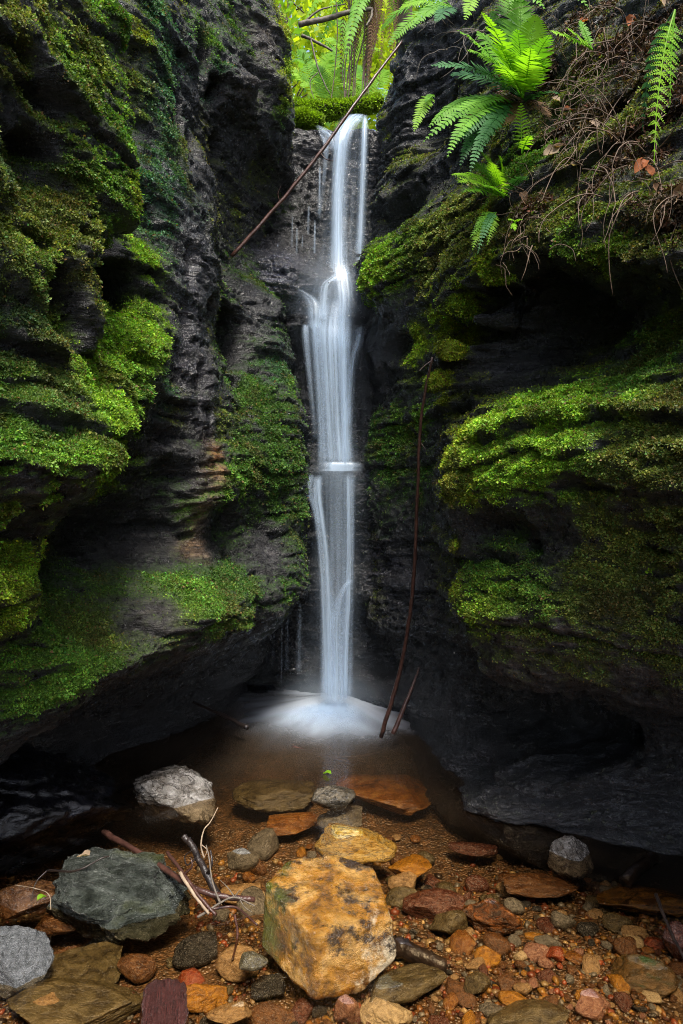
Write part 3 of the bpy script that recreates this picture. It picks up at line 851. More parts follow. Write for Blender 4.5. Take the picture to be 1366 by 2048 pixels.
def w_murk(P):
    d = np.hypot((P[:, 0] - FALL[0]) * 0.8, P[:, 1] - FALL[1])
    n = fbm(P * np.array([4, 2, 1]) + 5, 3)
    return np.clip(0.66 * sstep(1.35, 0.35, d + 0.22 * n) + 0.12 * sstep(2.0, 1.0, d + .2 * n), 0, 0.92)
def w_foam(P):
    dx, dy = P[:, 0] - FALL[0], FALL[1] - P[:, 1]
    d = np.hypot(dx * 0.8, dy * 1.0)
    ang = np.arctan2(dx, dy + 0.15)
    st = fbm(np.column_stack([ang * 3, d * 2.2, np.zeros(len(P))]), 3)
    return np.clip(sstep(0.75, 0.0, d + 0.30 * st) ** 1.5, 0, 1)
pw = sheet('pool_water', axis_samples([(-2.2, -1.2, .05), (-1.2, 0.9, .014), (0.9, 2.2, .05)]), axis_samples([(-1.2, 2.4, .05), (2.4, 4.5, .014), (4.5, 5.0, .05)]),
           lambda a, b: np.zeros_like(a) + 0.035 * np.exp(-((a - FALL[0]) ** 2 + (b - FALL[1]) ** 2) / 0.05) , water_material(), dict(murk=w_murk, foam=w_foam))
tag(pw, 'clear brown stream water, milky where the waterfall stirs it', kind='structure')

def soil_material():
    t = NT('forest soil')
    v = t.coord('Object')
    c = t.ramp(t.noise(v, 4, 6, 0.7), [(0.35, (0.03, 0.045, 0.012)), (0.6, (0.07, 0.055, 0.025))])
    return t.done(t.bsdf(c, 0.85, t.bump(t.noise(v, 18, 5), 0.8, 0.05), 0.2))
def hill_z(x, y):
    P = np.column_stack([x.ravel(), y.ravel(), np.zeros(x.size)])
    side = np.abs(x - 0.05)
    z = 3.60 + 0.20 * np.clip(y - 4.6, 0, 40) + 0.45 * sstep(0.5, 2.5, side) * np.minimum(side, 6)
    return z + 0.25 * fbm(P * 0.5, 3).reshape(x.shape) * sstep(5, 7, y)
hs = sheet('hillside', np.arange(-14, 14.1, .4), np.arange(4.62, 30, .4), hill_z, soil_material())
tag(hs, 'mossy forest slope rising behind the lip of the waterfall', kind='structure')
def rim_ground(x0, x1, f):
    return sheet('hillside', np.linspace(x0, x1, 24), np.arange(-1.2, 5.4, .3), f, soil_material())
tag(rim_ground(-9, -1.5, lambda x, y: 4.62 - 0.15 * (x + 1.5) + 0 * y), 'forest ground above the left cliff', kind='structure')
tag(rim_ground(2.2, 9, lambda x, y: 4.2 + 0.18 * (x - 2.0) + 0 * y), 'forest ground above the right cliff', kind='structure')

# ---------------------------------------------------------------- the waterfall
def fall_material(name='silky falling water', sx=30, sx2=9, lo=.68, lo2=.14):
    t = NT(name)
    uv = t.n('ShaderNodeUVMap', uv_map='uv')
    sep = t.n('ShaderNodeSeparateXYZ'); t.l(uv.outputs[0], sep.inputs[0])
    u, vv = sep.outputs[0], sep.outputs[1]
    mp = t.n('ShaderNodeMapping'); t.l(uv.outputs[0], mp.inputs['Vector'])
    mp.inputs['Scale'].default_value = (sx, 1.1, 1)
    n = t.noise(mp.outputs[0], 1.0, 4, 0.6, 0.15)
    mp2 = t.n('ShaderNodeMapping'); t.l(uv.outputs[0], mp2.inputs['Vector'])
    mp2.inputs['Scale'].default_value = (sx2, 0.8, 1)
    n2 = t.noise(mp2.outputs[0], 1.0, 3, 0.5)
    st = t.math('MULTIPLY', t.ramp(n, [(0.30, lo), (0.66, 1.0)]), t.ramp(n2, [(0.33, lo2), (0.62, 1.0)]))
    a = t.math('MULTIPLY', t.math('MULTIPLY', st, t.attr('alpha')), 0.86, clamp=True)
    df = t.n('ShaderNodeBsdfDiffuse'); df.inputs['Color'].default_value = (0.66, 0.82, 1.0, 1)
    tl = t.n('ShaderNodeBsdfTranslucent'); tl.inputs['Color'].default_value = (0.66, 0.82, 1.0, 1)
    gl = t.n('ShaderNodeBsdfGlossy'); gl.inputs['Roughness'].default_value = 0.35
    m = t.n('ShaderNodeMixShader'); m.inputs[0].default_value = 0.45
    t.l(df.outputs[0], m.inputs[1]); t.l(tl.outputs[0], m.inputs[2])
    m0 = t.n('ShaderNodeMixShader'); m0.inputs[0].default_value = 0.06
    t.l(m.outputs[0], m0.inputs[1]); t.l(gl.outputs[0], m0.inputs[2])
    tp = t.n('ShaderNodeBsdfTransparent')
    mx = t.n('ShaderNodeMixShader')
    t.l(a, mx.inputs[0]); t.l(tp.outputs[0], mx.inputs[1]); t.l(m0.outputs[0], mx.inputs[2])
    return t.done(mx.outputs[0])
fall_mat = fall_material()
foam_mat = fall_material('milky foam', 5, 2.5, .85, .5)
fall = empty('waterfall', FALL, 'silky white stepped waterfall dropping down the back of the gorge', 'waterfall')

_ribn = [0]
def ribbon(name, path, alpha=0.8, a0=1.0, a1=1.0, layers=2, nu=15, soft=1.6, depth=0.45, fade=0.09, mat=None):
    """falling water: nested curved veils along a path of (u, v, distance, half width in photo pixels)"""
    parts, AL, UV = [], [], []
    for ly in range(layers):
        _ribn[0] += 1
        sd = _ribn[0]
        W = np.array([at(p[0], p[1], p[2]) for p in path])
        hw = np.array([p[3] * p[2] / F for p in path])
        nv = max(14, 10 * len(path))
        C = spline(np.column_stack([W, hw]), nv)
        q = np.linspace(-1, 1, nu)
        sc = 1.10 - 0.22 * ly
        tt = np.linspace(0, 1, nv)
        ln = np.concatenate([[0], np.cumsum(np.linalg.norm(np.diff(C[:, :3], axis=0), axis=1))])
        wob = 1 + 0.10 * fbm(np.column_stack([tt * 4, np.full(nv, sd * 3.1), np.zeros(nv)]), 2)
        X = C[:, None, 0] + C[:, None, 3] * q * sc * wob[:, None]
        Y = C[:, None, 1] + 0 * q - (1 - q ** 2) * C[:, None, 3] * depth + 0.03 * ly
        Y = Y + 0.012 * perlin(np.column_stack([np.repeat(C[:, 0], nu) * 0 + np.tile(q * 4, nv), np.repeat(ln * 1.2, nu), np.full(nu * nv, sd * 1.7)])).reshape(nv, nu)
        Z = np.repeat(C[:, 2:3], nu, 1)
        al = alpha * ((1 - np.abs(q) ** soft) ** 1.4)[None] * (a0 + (a1 - a0) * tt)[:, None]
        al = al * np.minimum(1, np.minimum(tt / fade, (1 - tt) / 0.05)).clip(0, 1)[:, None] ** 0.7
        V = np.stack([X, Y, Z], -1).reshape(-1, 3)
        i = np.arange(nu * nv).reshape(nv, nu)
        Fc = np.stack([i[:-1, :-1], i[:-1, 1:], i[1:, 1:], i[1:, :-1]], -1).reshape(-1, 4)
        parts.append((V, Fc)); AL.append(al.ravel())
        UV.append(np.column_stack([np.repeat(hw.mean() * 0 + C[:, 3], nu) * np.tile(q, nv) * 5 + sd * 3.7, np.repeat(ln, nu)]))
    V, Fc = joinVF(parts)
    o = mesh_np(name, V, Fc, mat or fall_mat, attrs=dict(alpha=np.concatenate(AL)), uv=np.concatenate(UV))
    return child(o, fall)

ribbon('upper_cascade', [(716,232,4.46,22),(704,240,4.38,22),(692,256,4.32,21),(683,285,4.28,20),(678,350,4.27,17),(676,430,4.26,17),(676,510,4.25,20),(676,575,4.20,28)], 1.0, layers=3, soft=1.5, fade=.05)
ribbon('upper_veil', [(712,232,4.42,26),(700,262,4.34,34),(697,360,4.32,38),(694,460,4.31,38),(690,555,4.28,42)], 0.10, layers=1, soft=3)
ribbon('side_cascade', [(730,232,4.42,6),(729,262,4.33,9),(726,340,4.30,10),(722,440,4.29,10),(718,545,4.26,13)], 0.85, soft=1.5)
ribbon('side_trickle', [(636,252,4.44,8),(650,262,4.36,12),(662,275,4.32,14),(668,300,4.3,12)], 0.7, 1, .5, fade=.3)
ribbon('side_trickle', [(640,262,4.40,6),(652,290,4.34,7),(650,330,4.33,5),(644,400,4.33,4),(638,440,4.33,4)], 0.5, 1, .4)
ribbon('upper_ledge_spray', [(680,530,4.20,22),(684,560,4.16,26),(688,600,4.12,27),(686,640,4.10,26),(684,700,4.08,24)], 0.95, 1, .7, layers=3, soft=1.6, fade=.25)
ribbon('upper_ledge_spray', [(690,545,4.19,16),(668,558,4.15,18),(652,572,4.13,17),(648,600,4.11,13),(646,640,4.09,14)], 0.85, .8, .8, layers=2, soft=1.5, fade=.2)
ribbon('ledge_overflow', [(548,565,4.15,5),(585,575,4.13,8),(612,590,4.11,13),(627,606,4.08,17),(630,630,4.06,20),(630,660,4.05,18)], 0.75, .15, 1, layers=2, fade=.3)
ribbon('ledge_overflow', [(611,648,4.05,7),(612,675,4.04,9),(617,730,4.04,8),(624,800,4.04,7),(630,880,4.04,6)], 0.75, 1, .15, fade=.05)
ribbon('ledge_overflow', [(632,640,4.05,14),(634,680,4.04,14),(640,760,4.04,13),(646,860,4.04,12),(648,932,4.04,14)], 0.7, 1, .6, fade=.1)
ribbon('middle_cascade', [(672,600,4.10,30),(664,650,4.08,46),(663,690,4.06,50),(666,760,4.06,46),(670,850,4.06,42),(674,934,4.05,42)], 0.72, layers=3, soft=1.8, fade=.25)
ribbon('middle_cascade', [(688,660,4.05,13),(688,740,4.04,13),(690,840,4.03,13),(692,932,4.02,14)], 0.8, soft=1.5, fade=.15)
ribbon('side_cascade', [(722,650,4.05,9),(716,685,4.04,11),(707,715,4.03,9),(701,770,4.03,9),(697,850,4.03,9)], 0.8, .7, .5, soft=1.5, fade=.15)
ribbon('middle_ledge_foam', [(680,923,4.01,40),(680,930,4.0,44),(678,943,3.99,42)], 0.75, layers=2, nu=21, soft=1.8, depth=.12, fade=.4, mat=foam_mat)
ribbon('lower_cascade', [(676,936,4.03,46),(674,965,4.02,44),(674,1040,4.02,41),(675,1150,4.02,38),(674,1260,4.02,36),(673,1340,4.02,36),(672,1410,4.01,42)], 0.24, .8, 1.4, layers=2, soft=1.6, fade=.03)
ribbon('lower_cascade', [(636,950,4.02,12),(634,990,4.01,13),(640,1040,4.0,13),(648,1110,4.0,13),(653,1200,3.99,14),(655,1300,3.99,16),(656,1405,3.99,22)], 0.85, layers=2, soft=1.5, fade=.06)
ribbon('lower_cascade', [(698,945,4.02,14),(698,1000,4.01,13),(698,1100,4.0,12),(696,1200,3.99,13),(692,1300,3.99,15),(690,1405,3.99,20)], 0.72, layers=2, soft=1.5, fade=.06)
ribbon('lower_cascade', [(672,1180,3.99,14),(672,1250,3.98,18),(672,1330,3.98,22),(672,1405,3.98,32)], 0.7, .6, 1, layers=2, soft=1.5, fade=.3)
ribbon('side_cascade', [(622,948,4.03,7),(618,980,4.02,7),(626,1010,4.01,6),(636,1050,4.01,6)], 0.7, 1, .3, fade=.1)
ribbon('side_cascade', [(704,1158,3.98,5),(692,1172,3.97,9),(680,1200,3.97,10),(672,1245,3.97,9)], 0.8, .8, .3, soft=1.5, fade=.2)
for (u, v0, v1, Y, hw, al) in ((556,487,535,4.22,3,.45),(524,480,520,4.25,2,.4),(585,430,520,4.25,2,.35),(594,455,545,4.22,3,.45),(618,410,470,4.28,3,.35),(640,330,430,4.32,4,.35),(565,1170,1370,4.0,2,.30),(535,1240,1320,4.2,3,.15),(548,1240,1330,4.2,4,.15),(600,1200,1350,4.15,8,.16),(575,1210,1340,4.15,5,.18),(630,440,540,4.28,3,.35),(605,470,545,4.25,2,.3)):
    ribbon('thin_trickle', [(u,v0,Y,hw*.6),(u-1,(v0+v1)/2,Y-.01,hw*.9),(u-2,v1,Y-.01,hw)], al * 1.5, 1, .5, layers=1, nu=7)

ribbon('spray', [(690,300,4.2,60),(685,450,4.18,70),(668,560,4.02,105),(660,640,3.97,95)], .15, .2, 1, layers=2, soft=1.0)
ribbon('spray', [(660,640,3.97,85),(668,760,3.95,75),(672,920,3.92,75)], .09, 1, .6, layers=2, soft=1.0)
ribbon('spray', [(672,930,3.92,80),(672,1100,3.9,70),(670,1300,3.88,80),(668,1410,3.86,110)], .10, .8, 1, layers=2, soft=1.0)

# spray and foam thrown outwards from the foot of the fall over the pool
def foam_fan():
    parts, AL, UV = [], [], []
    for ly in range(3):
        na, nr = 61, 26
        th = np.linspace(-1.50, 1.50, na)
        r = np.linspace(0.0, 1, nr) ** 1.2
        T, Rr = np.meshgrid(th, r, indexing='ij')
        lob = 0.74 - 0.16 * sstep(-.5, -1.5, T) - 0.46 * sstep(0.2, 1.3, T) + 0.10 * fbm(np.column_stack([T.ravel() * 3, np.full(T.size, ly * 5.0), np.zeros(T.size)]), 2).reshape(T.shape)
        rad = Rr * lob * (0.85 + 0.15 * ly)
        X = FALL[0] + np.sin(T) * rad
        Y = FALL[1] - 0.05 - np.cos(T) * rad
        Z = 0.010 + (0.030 - 0.006 * ly) * np.exp(-(rad / 0.20) ** 2) + 0.012 * (1 - Rr) * (3 - ly) * .5
        V = np.stack([X, Y, Z], -1).reshape(-1, 3)
        i = np.arange(na * nr).reshape(na, nr)
        Fc = np.stack([i[:-1, :-1], i[1:, :-1], i[1:, 1:], i[:-1, 1:]], -1).reshape(-1, 4)
        al = (1 - Rr) ** 2.3 * 0.8 * (1 - np.abs(T / 1.5) ** 5)
        parts.append((V, Fc)); AL.append(al.ravel())
        UV.append(np.column_stack([X.ravel() * 1.3 + T.ravel() * .30 + ly * 3.3, Y.ravel() * 3.0]))
    V, Fc = joinVF(parts)
    o = mesh_np('foam', V, Fc, foam_mat, attrs=dict(alpha=np.concatenate(AL)), uv=np.concatenate(UV))
    child(o, fall)
foam_fan()

def mist(centre, radii, dens):
    V, Fc = ico(4)
    t = NT('fine spray')
    tc = t.n('ShaderNodeTexCoord')
    ln = t.n('ShaderNodeVectorMath', operation='LENGTH'); t.l(tc.outputs['Object'], ln.inputs[0])
    f = t.math('SUBTRACT', 1.0, ln.outputs['Value'], clamp=True)
    f = t.math('MULTIPLY', t.math('POWER', f, 1.7), dens)
    pv = t.n('ShaderNodeVolumePrincipled')
    pv.inputs['Color'].default_value = (0.72, 0.86, 1.0, 1)
    t.l(f, pv.inputs['Density'])
    t.l(pv.outputs[0], t.out.inputs['Volume'])
    o = mesh_np('spray_mist', V, Fc, t.m)
    o.location = tuple(np.array(centre) - np.array(fall.location)); o.scale = radii
    o.parent = fall
    tag(o, kind='stuff')
mist(FALL + np.array([-.03, -.22, .10]), (.42, .36, .13), 1.6)
mist(at(668, 600, 4.05), (.28, .24, .30), 1.3)
mist(at(672, 940, 3.98), (.22, .18, .20), 1.4)

# ---------------------------------------------------------------- stones
def rgb(h):
    return tuple(((int(h[i:i + 2], 16) / 255) ** 2.2) for i in (0, 2, 4))
def S(*hs):
    n = len(hs)
    return [(0.26 + 0.5 * k / (n - 1), rgb(h)) for k, h in enumerate(hs)]
SM = dict(
 gold=stone_material('ochre quartzite', S('2e2012', '7a4a16', 'b87a24', 'c9a04c', 'd8c9a8', '5a3a1c'), 6.5, (0.12, 0.45), 0.55, vein=rgb('3a1a0c')),
 greygreen=stone_material('pitted grey green basalt', S('15180f', '2f3428', '474b40', '63665c'), 12, (0.12, 0.4), 1.0, moss=(rgb('4a5a1c'), 0.60)),
 pale=stone_material('speckled grey granite', S('3c3f40', '5c6063', '7c8085', '4a4a46'), 10, (0.2, 0.5), 1.0, speck=rgb('b0b4b8')),
 quartz=stone_material('grey quartz rock with rusty stains', S('2a241c', '4c463f', '66635f', '8c8a88', '54402c'), 4, (0.10, 0.35), 0.9, coat=.3, vein=rgb('241d16')),
 chip=stone_material('dark broken shale', S('16140f', '2f2b22', '5b5344', '8d8474'), 7, (0.2, 0.5), 0.6),
 orange=stone_material('rust orange stone', S('2e1c0c', '583818', '7c5024', '8e6836', '604222'), 5.5, (0.2, 0.5), 0.5, speck=rgb('4a2a10')),
 olive=stone_material('olive brown stone', S('26221a', '433c2a', '5e563e', '786e56'), 6, (0.22, 0.5), 0.5),
 stripe=stone_material('banded yellow grey stone', S('3a3018', '9a7a2c', 'b09a5c', '8c8468', 'b88a2c'), 5, (0.2, 0.5), 0.5, aniso=(1, 1, 3.2), vein=rgb('3a2a14')),
 tan=stone_material('tan stone', S('4a3826', '80684a', 'a48a66', 'b8a284'), 7, (0.25, 0.55), 0.5, speck=rgb('4a3a28')),
 red=stone_material('dark red stone', S('2a1610', '4c2c20', '68463a', '806052'), 7, (0.2, 0.5), 0.5, vein=rgb('30100c')),
 scarlet=stone_material('bright orange red stone', S('3e1c10', '78341e', '8c4c30', '7e604c'), 6, (0.2, 0.45), 0.4),
 brown=stone_material('brown stone', S('2a1a0e', '4e3420', '6e4e32', '866848'), 7, (0.2, 0.5), 0.5),
 dark=stone_material('charcoal stone', S('121212', '242424', '3a3a39', '55544f'), 9, (0.2, 0.5), 0.6),
 grey=stone_material('grey stone', S('33322f', '55534e', '74726c', '96938c'), 8, (0.22, 0.5), 0.5),
 white=stone_material('pale quartz pebble', S('6a6252', '98886c', 'b8a888', '8a7454'), 8, (0.2, 0.5), 0.4),
 yellow=stone_material('yellow ochre stone', S('4a300c', '80561a', 'a87828', 'b48c44'), 6, (0.2, 0.5), 0.5, speck=rgb('5a4216')),
 pink=stone_material('pinkish stone', S('4a2a22', '745044', '94705f', 'a58c7c'), 7, (0.2, 0.5), 0.5),
 rusty=stone_material('orange stone with black crust', S('100c08', '1e140c', '563418', '84542a', 'a0743c'), 5, (0.15, 0.45), 0.7),
 mossy=stone_material('brown flat stone with dark moss', S('2a2414', '4a3c24', '6a5434', '80684a'), 6, (0.3, 0.6), 0.5, moss=(rgb('2c3c14'), 0.53)),
 wetbrown=stone_material('glossy wet brown slab', S('241404', '4e320c', '7a5a1e', '8a6a30'), 6, (0.06, 0.2), 0.4, coat=0.6),
 black=stone_material('black wet boulder', S('06060a', '101014', '1c1c22', '30303a'), 9, (0.3, 0.6), 0.5),
)

def gold_material():
    t = NT('golden brown boulder stone')
    v = t.coord('Object')
    sep = t.n('ShaderNodeSeparateXYZ'); t.l(v, sep.inputs[0])
    n1 = t.noise(v, 3.6, 8, 0.62, 0.3)
    c = t.ramp(n1, S('2e1a0a', '62400f', '8e6018', 'aa8244', '7e5418', '42280f'))
    n2 = t.noise(v, 9, 8, 0.72, 0.0)
    c = t.mix(1.0, c, t.ramp(n2, [(.3, .35), (.5, .95), (.7, 1.3)]), 'MULTIPLY')
    # paler low on the right hand face
    pale = t.math('ADD', t.math('MULTIPLY', sep.outputs[0], 1.1), t.math('MULTIPLY', sep.outputs[2], -0.7))
    pale = t.math('ADD', pale, t.math('MULTIPLY', t.math('SUBTRACT', t.noise(t.coord('Object', (1.3, 1.3, 1)), 4.0, 7, .68, .4), .5), 2.2))
    c = t.mix(t.ramp(pale, [(.30, 0.0), (.55, .8)]), c, t.mix(n2, rgb('8a7a5a'), rgb('d8ccb0')))
    # dark manganese crust in cracks and on top
    n4 = t.noise(v, 3.0, 8, .72, .1)
    c = t.mix(t.ramp(t.math('ADD', n4, t.math('MULTIPLY', sep.outputs[2], .22)), [(.58, 0.0), (.65, .9)]), c, rgb('1c120c'))
    # silt stain round the foot
    foot = t.math('ADD', sep.outputs[2], t.math('MULTIPLY', t.math('SUBTRACT', n2, .5), .5))
    c = t.mix(t.ramp(t.math('ADD', foot, .6), [(.14, .75), (.32, 0.0)]), c, rgb('2a1c10'))
    # moss on the left flank
    ms = t.math('ADD', t.math('MULTIPLY', sep.outputs[0], -1.3), t.math('MULTIPLY', t.math('SUBTRACT', t.noise(v, 6, 5, .7), .5), 1.0))
    c = t.mix(t.ramp(ms, [(.40, 0.0), (.62, .85)]), c, t.mix(t.noise(v, 40, 3), rgb('2a3008'), rgb('5a6414')))
    r = t.ramp(t.noise(v, 7, 5), [(.4, .08), (.65, .35)])
    h = t.math('ADD', t.math('MULTIPLY', n1, 1.2), t.math('MULTIPLY', n2, 0.7))
    nm = t.bump(h, .8, .04)
    nm = t.bump(t.noise(v, 45, 6, .7), .5, .008, nm)
    return t.done(t.bsdf(c, r, nm, .5, .45))
SM['gold'] = gold_material()
def pitted_material():
    t = NT('pitted grey green stone')
    v = t.coord('Object')
    n1 = t.noise(v, 5, 8, .65, .6)
    c = t.ramp(n1, S('1a1d18', '343832', '565b54', '80857e'))
    ms = t.noise(v, 2.3, 5, .6)
    c = t.mix(t.ramp(ms, [(.56, 0.0), (.70, .6)]), c, rgb('4a4e1c'))
    pit = t.voro(t.coord('Object', (1, 1, 1.5)), 8.5, 'SMOOTH_F1')
    h = t.math('ADD', t.math('MULTIPLY', pit, 1.1), t.math('MULTIPLY', t.noise(v, 15, 7, .7, .8), 1.0))
    nm = t.bump(h, 1.0, .06)
    nm = t.bump(t.noise(v, 60, 4, .7), .4, .008, nm)
    return t.done(t.bsdf(c, t.ramp(t.noise(v, 9, 4), [(.4, .12), (.7, .4)]), nm, .55, .2))
SM['greygreen'] = pitted_material()

def rock_geo(seed, sub=4, planes=11, sharp=0.9, rough=0.07, flat=0.0, given=None):
    """unit stone: a sphere cut by random planes, edges worn, surface roughened; fills about a unit sphere"""
    rg = np.random.default_rng(seed)
    V, Fc = ico(sub)
    V = V.copy()
    n = rg.normal(size=(planes, 3))
    n /= np.linalg.norm(n, axis=1)[:, None]
    h = rg.uniform(0.56, 0.86, planes)
    if given is not None:
        n = np.array([g[:3] for g in given], float)
        n /= np.linalg.norm(n, axis=1)[:, None]
        h = np.array([g[3] for g in given])
    dots = V @ n.T
    r = np.ones(len(V)) * 1.02
    k = 36 + 50 * sharp
    lim = np.where(dots > 0.05, h[None] / np.maximum(dots, 0.05), 9)
    allr = np.column_stack([r, lim])
    r = -np.log(np.exp(-k * np.minimum(allr, 3)).sum(1)) / k
    P = V * r[:, None]
    P = P * (1 + rough * fbm(P * 2.2 + seed * 3.1, 4)[:, None] + rough * 0.45 * fbm(P * 7 + seed, 3)[:, None] - rough * 0.35 * np.clip(ridged(P * 4.2 + seed, 3), -.2, 1)[:, None])
    P = P - (P.max(0) + P.min(0)) / 2
    P = P / ((P.max(0) - P.min(0)) / 2)
    return P, Fc

_geo = {}
def stone(name, mat, cx, cy, z0, w, d, h, rot=0.0, seed=1, sub=4, label=None, cat='stone', group=None, tilt=(0, 0), share=None, **kw):
    """w, d, h: full width, depth and height in metres; z0: height of its underside"""
    key = (share, mat)
    if share is not None and key in _geo:
        me = _geo[key]
        o = bpy.data.objects.new(name, me)
        col.objects.link(o)
    else:
        P, Fc = rock_geo(seed, sub, **kw)
        o = mesh_np(name, P * 0.5, Fc, SM[mat])
        if share is not None:
            _geo[key] = o.data
    o.location = (cx, cy, z0 + h / 2)
    o.scale = (w, d, h)
    o.rotation_euler = (tilt[0], tilt[1], rot)
    return tag(o, label, cat, group)

PLACED = []
def stone_px(name, mat, u, vb, wpx, hpx, label, ratio=0.8, zb=None, sink=0.012, cat='stone', minh=0.3, rot=0.0, tilt=(0, 0), **kw):
    """stone whose foot is seen at photo pixel (u, vb), wpx x hpx in the picture"""
    zb0 = -0.03 if zb is None else zb
    vb = vb + 0.10 * hpx
    for _ in range(3):
        X, Y, _z = ground(u, vb, zb0)
        if zb is None:
            zb0 = float(bed_z(np.array([X]), np.array([Y]))[0])
    w = wpx * Y / F
    d = ratio * w
    Yc = Y + d / 2
    w = wpx * Yc / F
    phi = math.atan((vb - hpx / 2 - V0) / F)
    h = (hpx * Yc / F - d * math.sin(phi) * 0.9) / math.cos(phi)
    h = max(h, minh * min(w, d))
    xc = (u - U0) * Yc / F
    PLACED.append((xc, Yc, max(w, d) * 0.5, kw.get('seed')))
    return stone(name, mat, xc, Yc, zb0 - sink, w, d, h + sink, rot=rot, label=label, cat=cat, tilt=tilt, **kw)

# wet rocks round the foot of the fall
stone_px('boulder', 'black', 785, 1428, 150, 84, 'dark wet ledge rock at the right foot of the waterfall', 0.7, zb=-0.06, cat='boulder', seed=201, sub=5, sharp=.4, rough=.14)
stone_px('boulder', 'black', 588, 1378, 120, 66, 'dark wet rock at the left foot of the waterfall', 0.7, zb=-0.06, cat='boulder', seed=202, sub=5, sharp=.5, rough=.14)
stone_px('boulder', 'black', 520, 1402, 90, 40, 'low black rock left of the foam in the shadow', 0.8, zb=-0.06, cat='boulder', seed=203, sub=4, sharp=.4, rough=.14)
# the big stones, one by one
gold_planes = [(-0.80,-0.60,0.06,.60),(0.42,-0.90,0.10,.66),(0.08,-0.22,0.97,.58),(0.97,0.2,0.05,.70),(-0.1,1,0.1,.75),(-0.9,.45,.05,.75),(0.15,-0.55,-0.82,.78),(-0.62,-0.35,-0.70,.70),(0.7,-.4,-.6,.80),(.55,-.25,.8,.80)]
stone('boulder', 'gold', *(ground(654, 1985, -0.05)[:2] + np.array([0.0, 0.085])), -0.115, 0.375, 0.34, 0.315, seed=41, sub=6, given=gold_planes, sharp=.55, rough=0.045,
      label='large golden brown boulder with a mossy left side, centre of the foreground', cat='boulder')
PLACED.append((-0.04, 1.93, 0.23, 41))
stone_px('boulder', 'greygreen', 243, 1880, 285, 185, 'grey green pitted boulder with wet shiny dimples, beside the tangled twigs', 0.8, zb=-0.05, cat='boulder', seed=52, sub=6, sharp=.5, rough=0.16, tilt=(0.18, 0.05))
stone_px('boulder', 'pale', 28, 2000, 150, 150, 'pale speckled grey boulder cut by the left edge of the photo', 0.8, zb=-0.05, cat='boulder', seed=63, sub=5, sharp=.6, rough=0.10)
stone_px('boulder', 'quartz', 354, 1655, 180, 135, 'light grey quartz boulder standing in the pool, water round its foot', 0.75, zb=-0.10, cat='boulder', seed=74, sub=5, sharp=.7, rough=0.13, tilt=(0.1, 0.25))
bx = ground(60, 1730, -0.1)
stone('boulder', 'black', bx[0] - 0.18, bx[1] + 0.25, -0.25, 0.95, 0.75, 0.52, seed=85, sub=6, sharp=.45, rough=0.12, label='black wet boulder in shadow under the left cliff', cat='boulder')
stone_px('stone', 'chip', 667, 1626, 95, 66, 'dark broken shale stone with a pale ledge, sticking out of the pool', 0.6, zb=-0.03, seed=11, sub=4, planes=7, sharp=1.5, rough=0.10, rot=.3)
stone_px('stone', 'orange', 772, 1634, 212, 85, 'wide flat rust orange stone under water behind the dark shale chip', 0.9, zb=-0.16, minh=.22, seed=12, sub=5, sharp=.4, rough=0.07)
stone_px('stone', 'olive', 548, 1625, 170, 66, 'flat olive grey stone awash left of the dark shale chip', 0.8, zb=-0.15, minh=.25, seed=13, sub=5, sharp=.5, rough=0.1)
stone_px('stone', 'stripe', 712, 1745, 162, 100, 'yellow and grey banded stone just behind the golden boulder', 0.7, zb=-0.10, seed=14, sub=5, sharp=.8, rough=0.08, rot=-.3)
stone_px('stone', 'grey', 486, 1742, 66, 54, 'small grey wedge shaped stone poking out of the pool', 0.7, zb=-0.06, seed=15, planes=6, sharp=1.2)
stone_px('stone', 'tan', 480, 1800, 84, 44, 'rounded tan stone under water right of the twigs', 0.8, seed=16, sharp=.3)
stone_px('stone', 'yellow', 820, 1755, 88, 46, 'orange yellow stone under water beside the banded stone', 0.8, zb=-0.08, seed=17, sharp=.4)
stone_px('stone', 'tan', 806, 1788, 62, 50, 'speckled cream stone touching the right of the golden boulder', 0.8, seed=18)
stone_px('stone', 'red', 867, 1838, 128, 66, 'long reddish brown stone right of the golden boulder', 0.6, seed=19, sub=5, sharp=.4)
stone_px('stone', 'olive', 898, 1876, 82, 66, 'round olive grey stone in front of the reddish long stone', 0.8, seed=20, sharp=.3)
stone_px('stone', 'rusty', 982, 1866, 128, 78, 'orange stone with a black crusted top end', 0.6, seed=21, sub=5, sharp=.5, rough=0.12, tilt=(0, .2))
stone_px('stone', 'quartz', 1140, 1746, 92, 86, 'grey cone shaped stone near the foot of the right cliff', 0.8, zb=-0.05, seed=22, sub=5, sharp=.7, rough=0.08, given=[(-.8,-.5,.45,.55),(.7,-.45,.5,.58),(.1,.8,.5,.6),(0,0,-1,.7),(-.1,-.95,.2,.75),(.95,.1,.1,.8),(-.9,.3,.1,.8)])
stone_px('stone', 'wetbrown', 1295, 1836, 200, 56, 'long glossy wet brown slab at the right edge', 0.45, seed=23, sub=5, sharp=.5)
stone_px('stone', 'red', 1358, 1922, 62, 80, 'dark red stone cut by the right edge under a thin twig', 0.8, seed=24)
stone_px('stone', 'dark', 392, 1936, 94, 70, 'charcoal slab with square corners below the grey green boulder', 0.8, seed=25, planes=6, sharp=1.4, rot=.5)
stone_px('stone', 'tan', 478, 1965, 92, 72, 'blocky tan stone left of the golden boulder', 0.8, seed=26, planes=6, sharp=1.1)
stone_px('stone', 'olive', 507, 1938, 60, 36, 'small flat buff stone leaning on the blocky tan stone', 0.7, zb=0.03, seed=27, planes=6, sharp=1.1)
stone_px('stone', 'dark', 537, 2002, 68, 58, 'rounded charcoal stone at the foot of the golden boulder', 0.8, seed=28)
stone_px('stone', 'brown', 274, 1968, 78, 64, 'brown triangular stone above the dark red wood', 0.8, seed=29, planes=6)
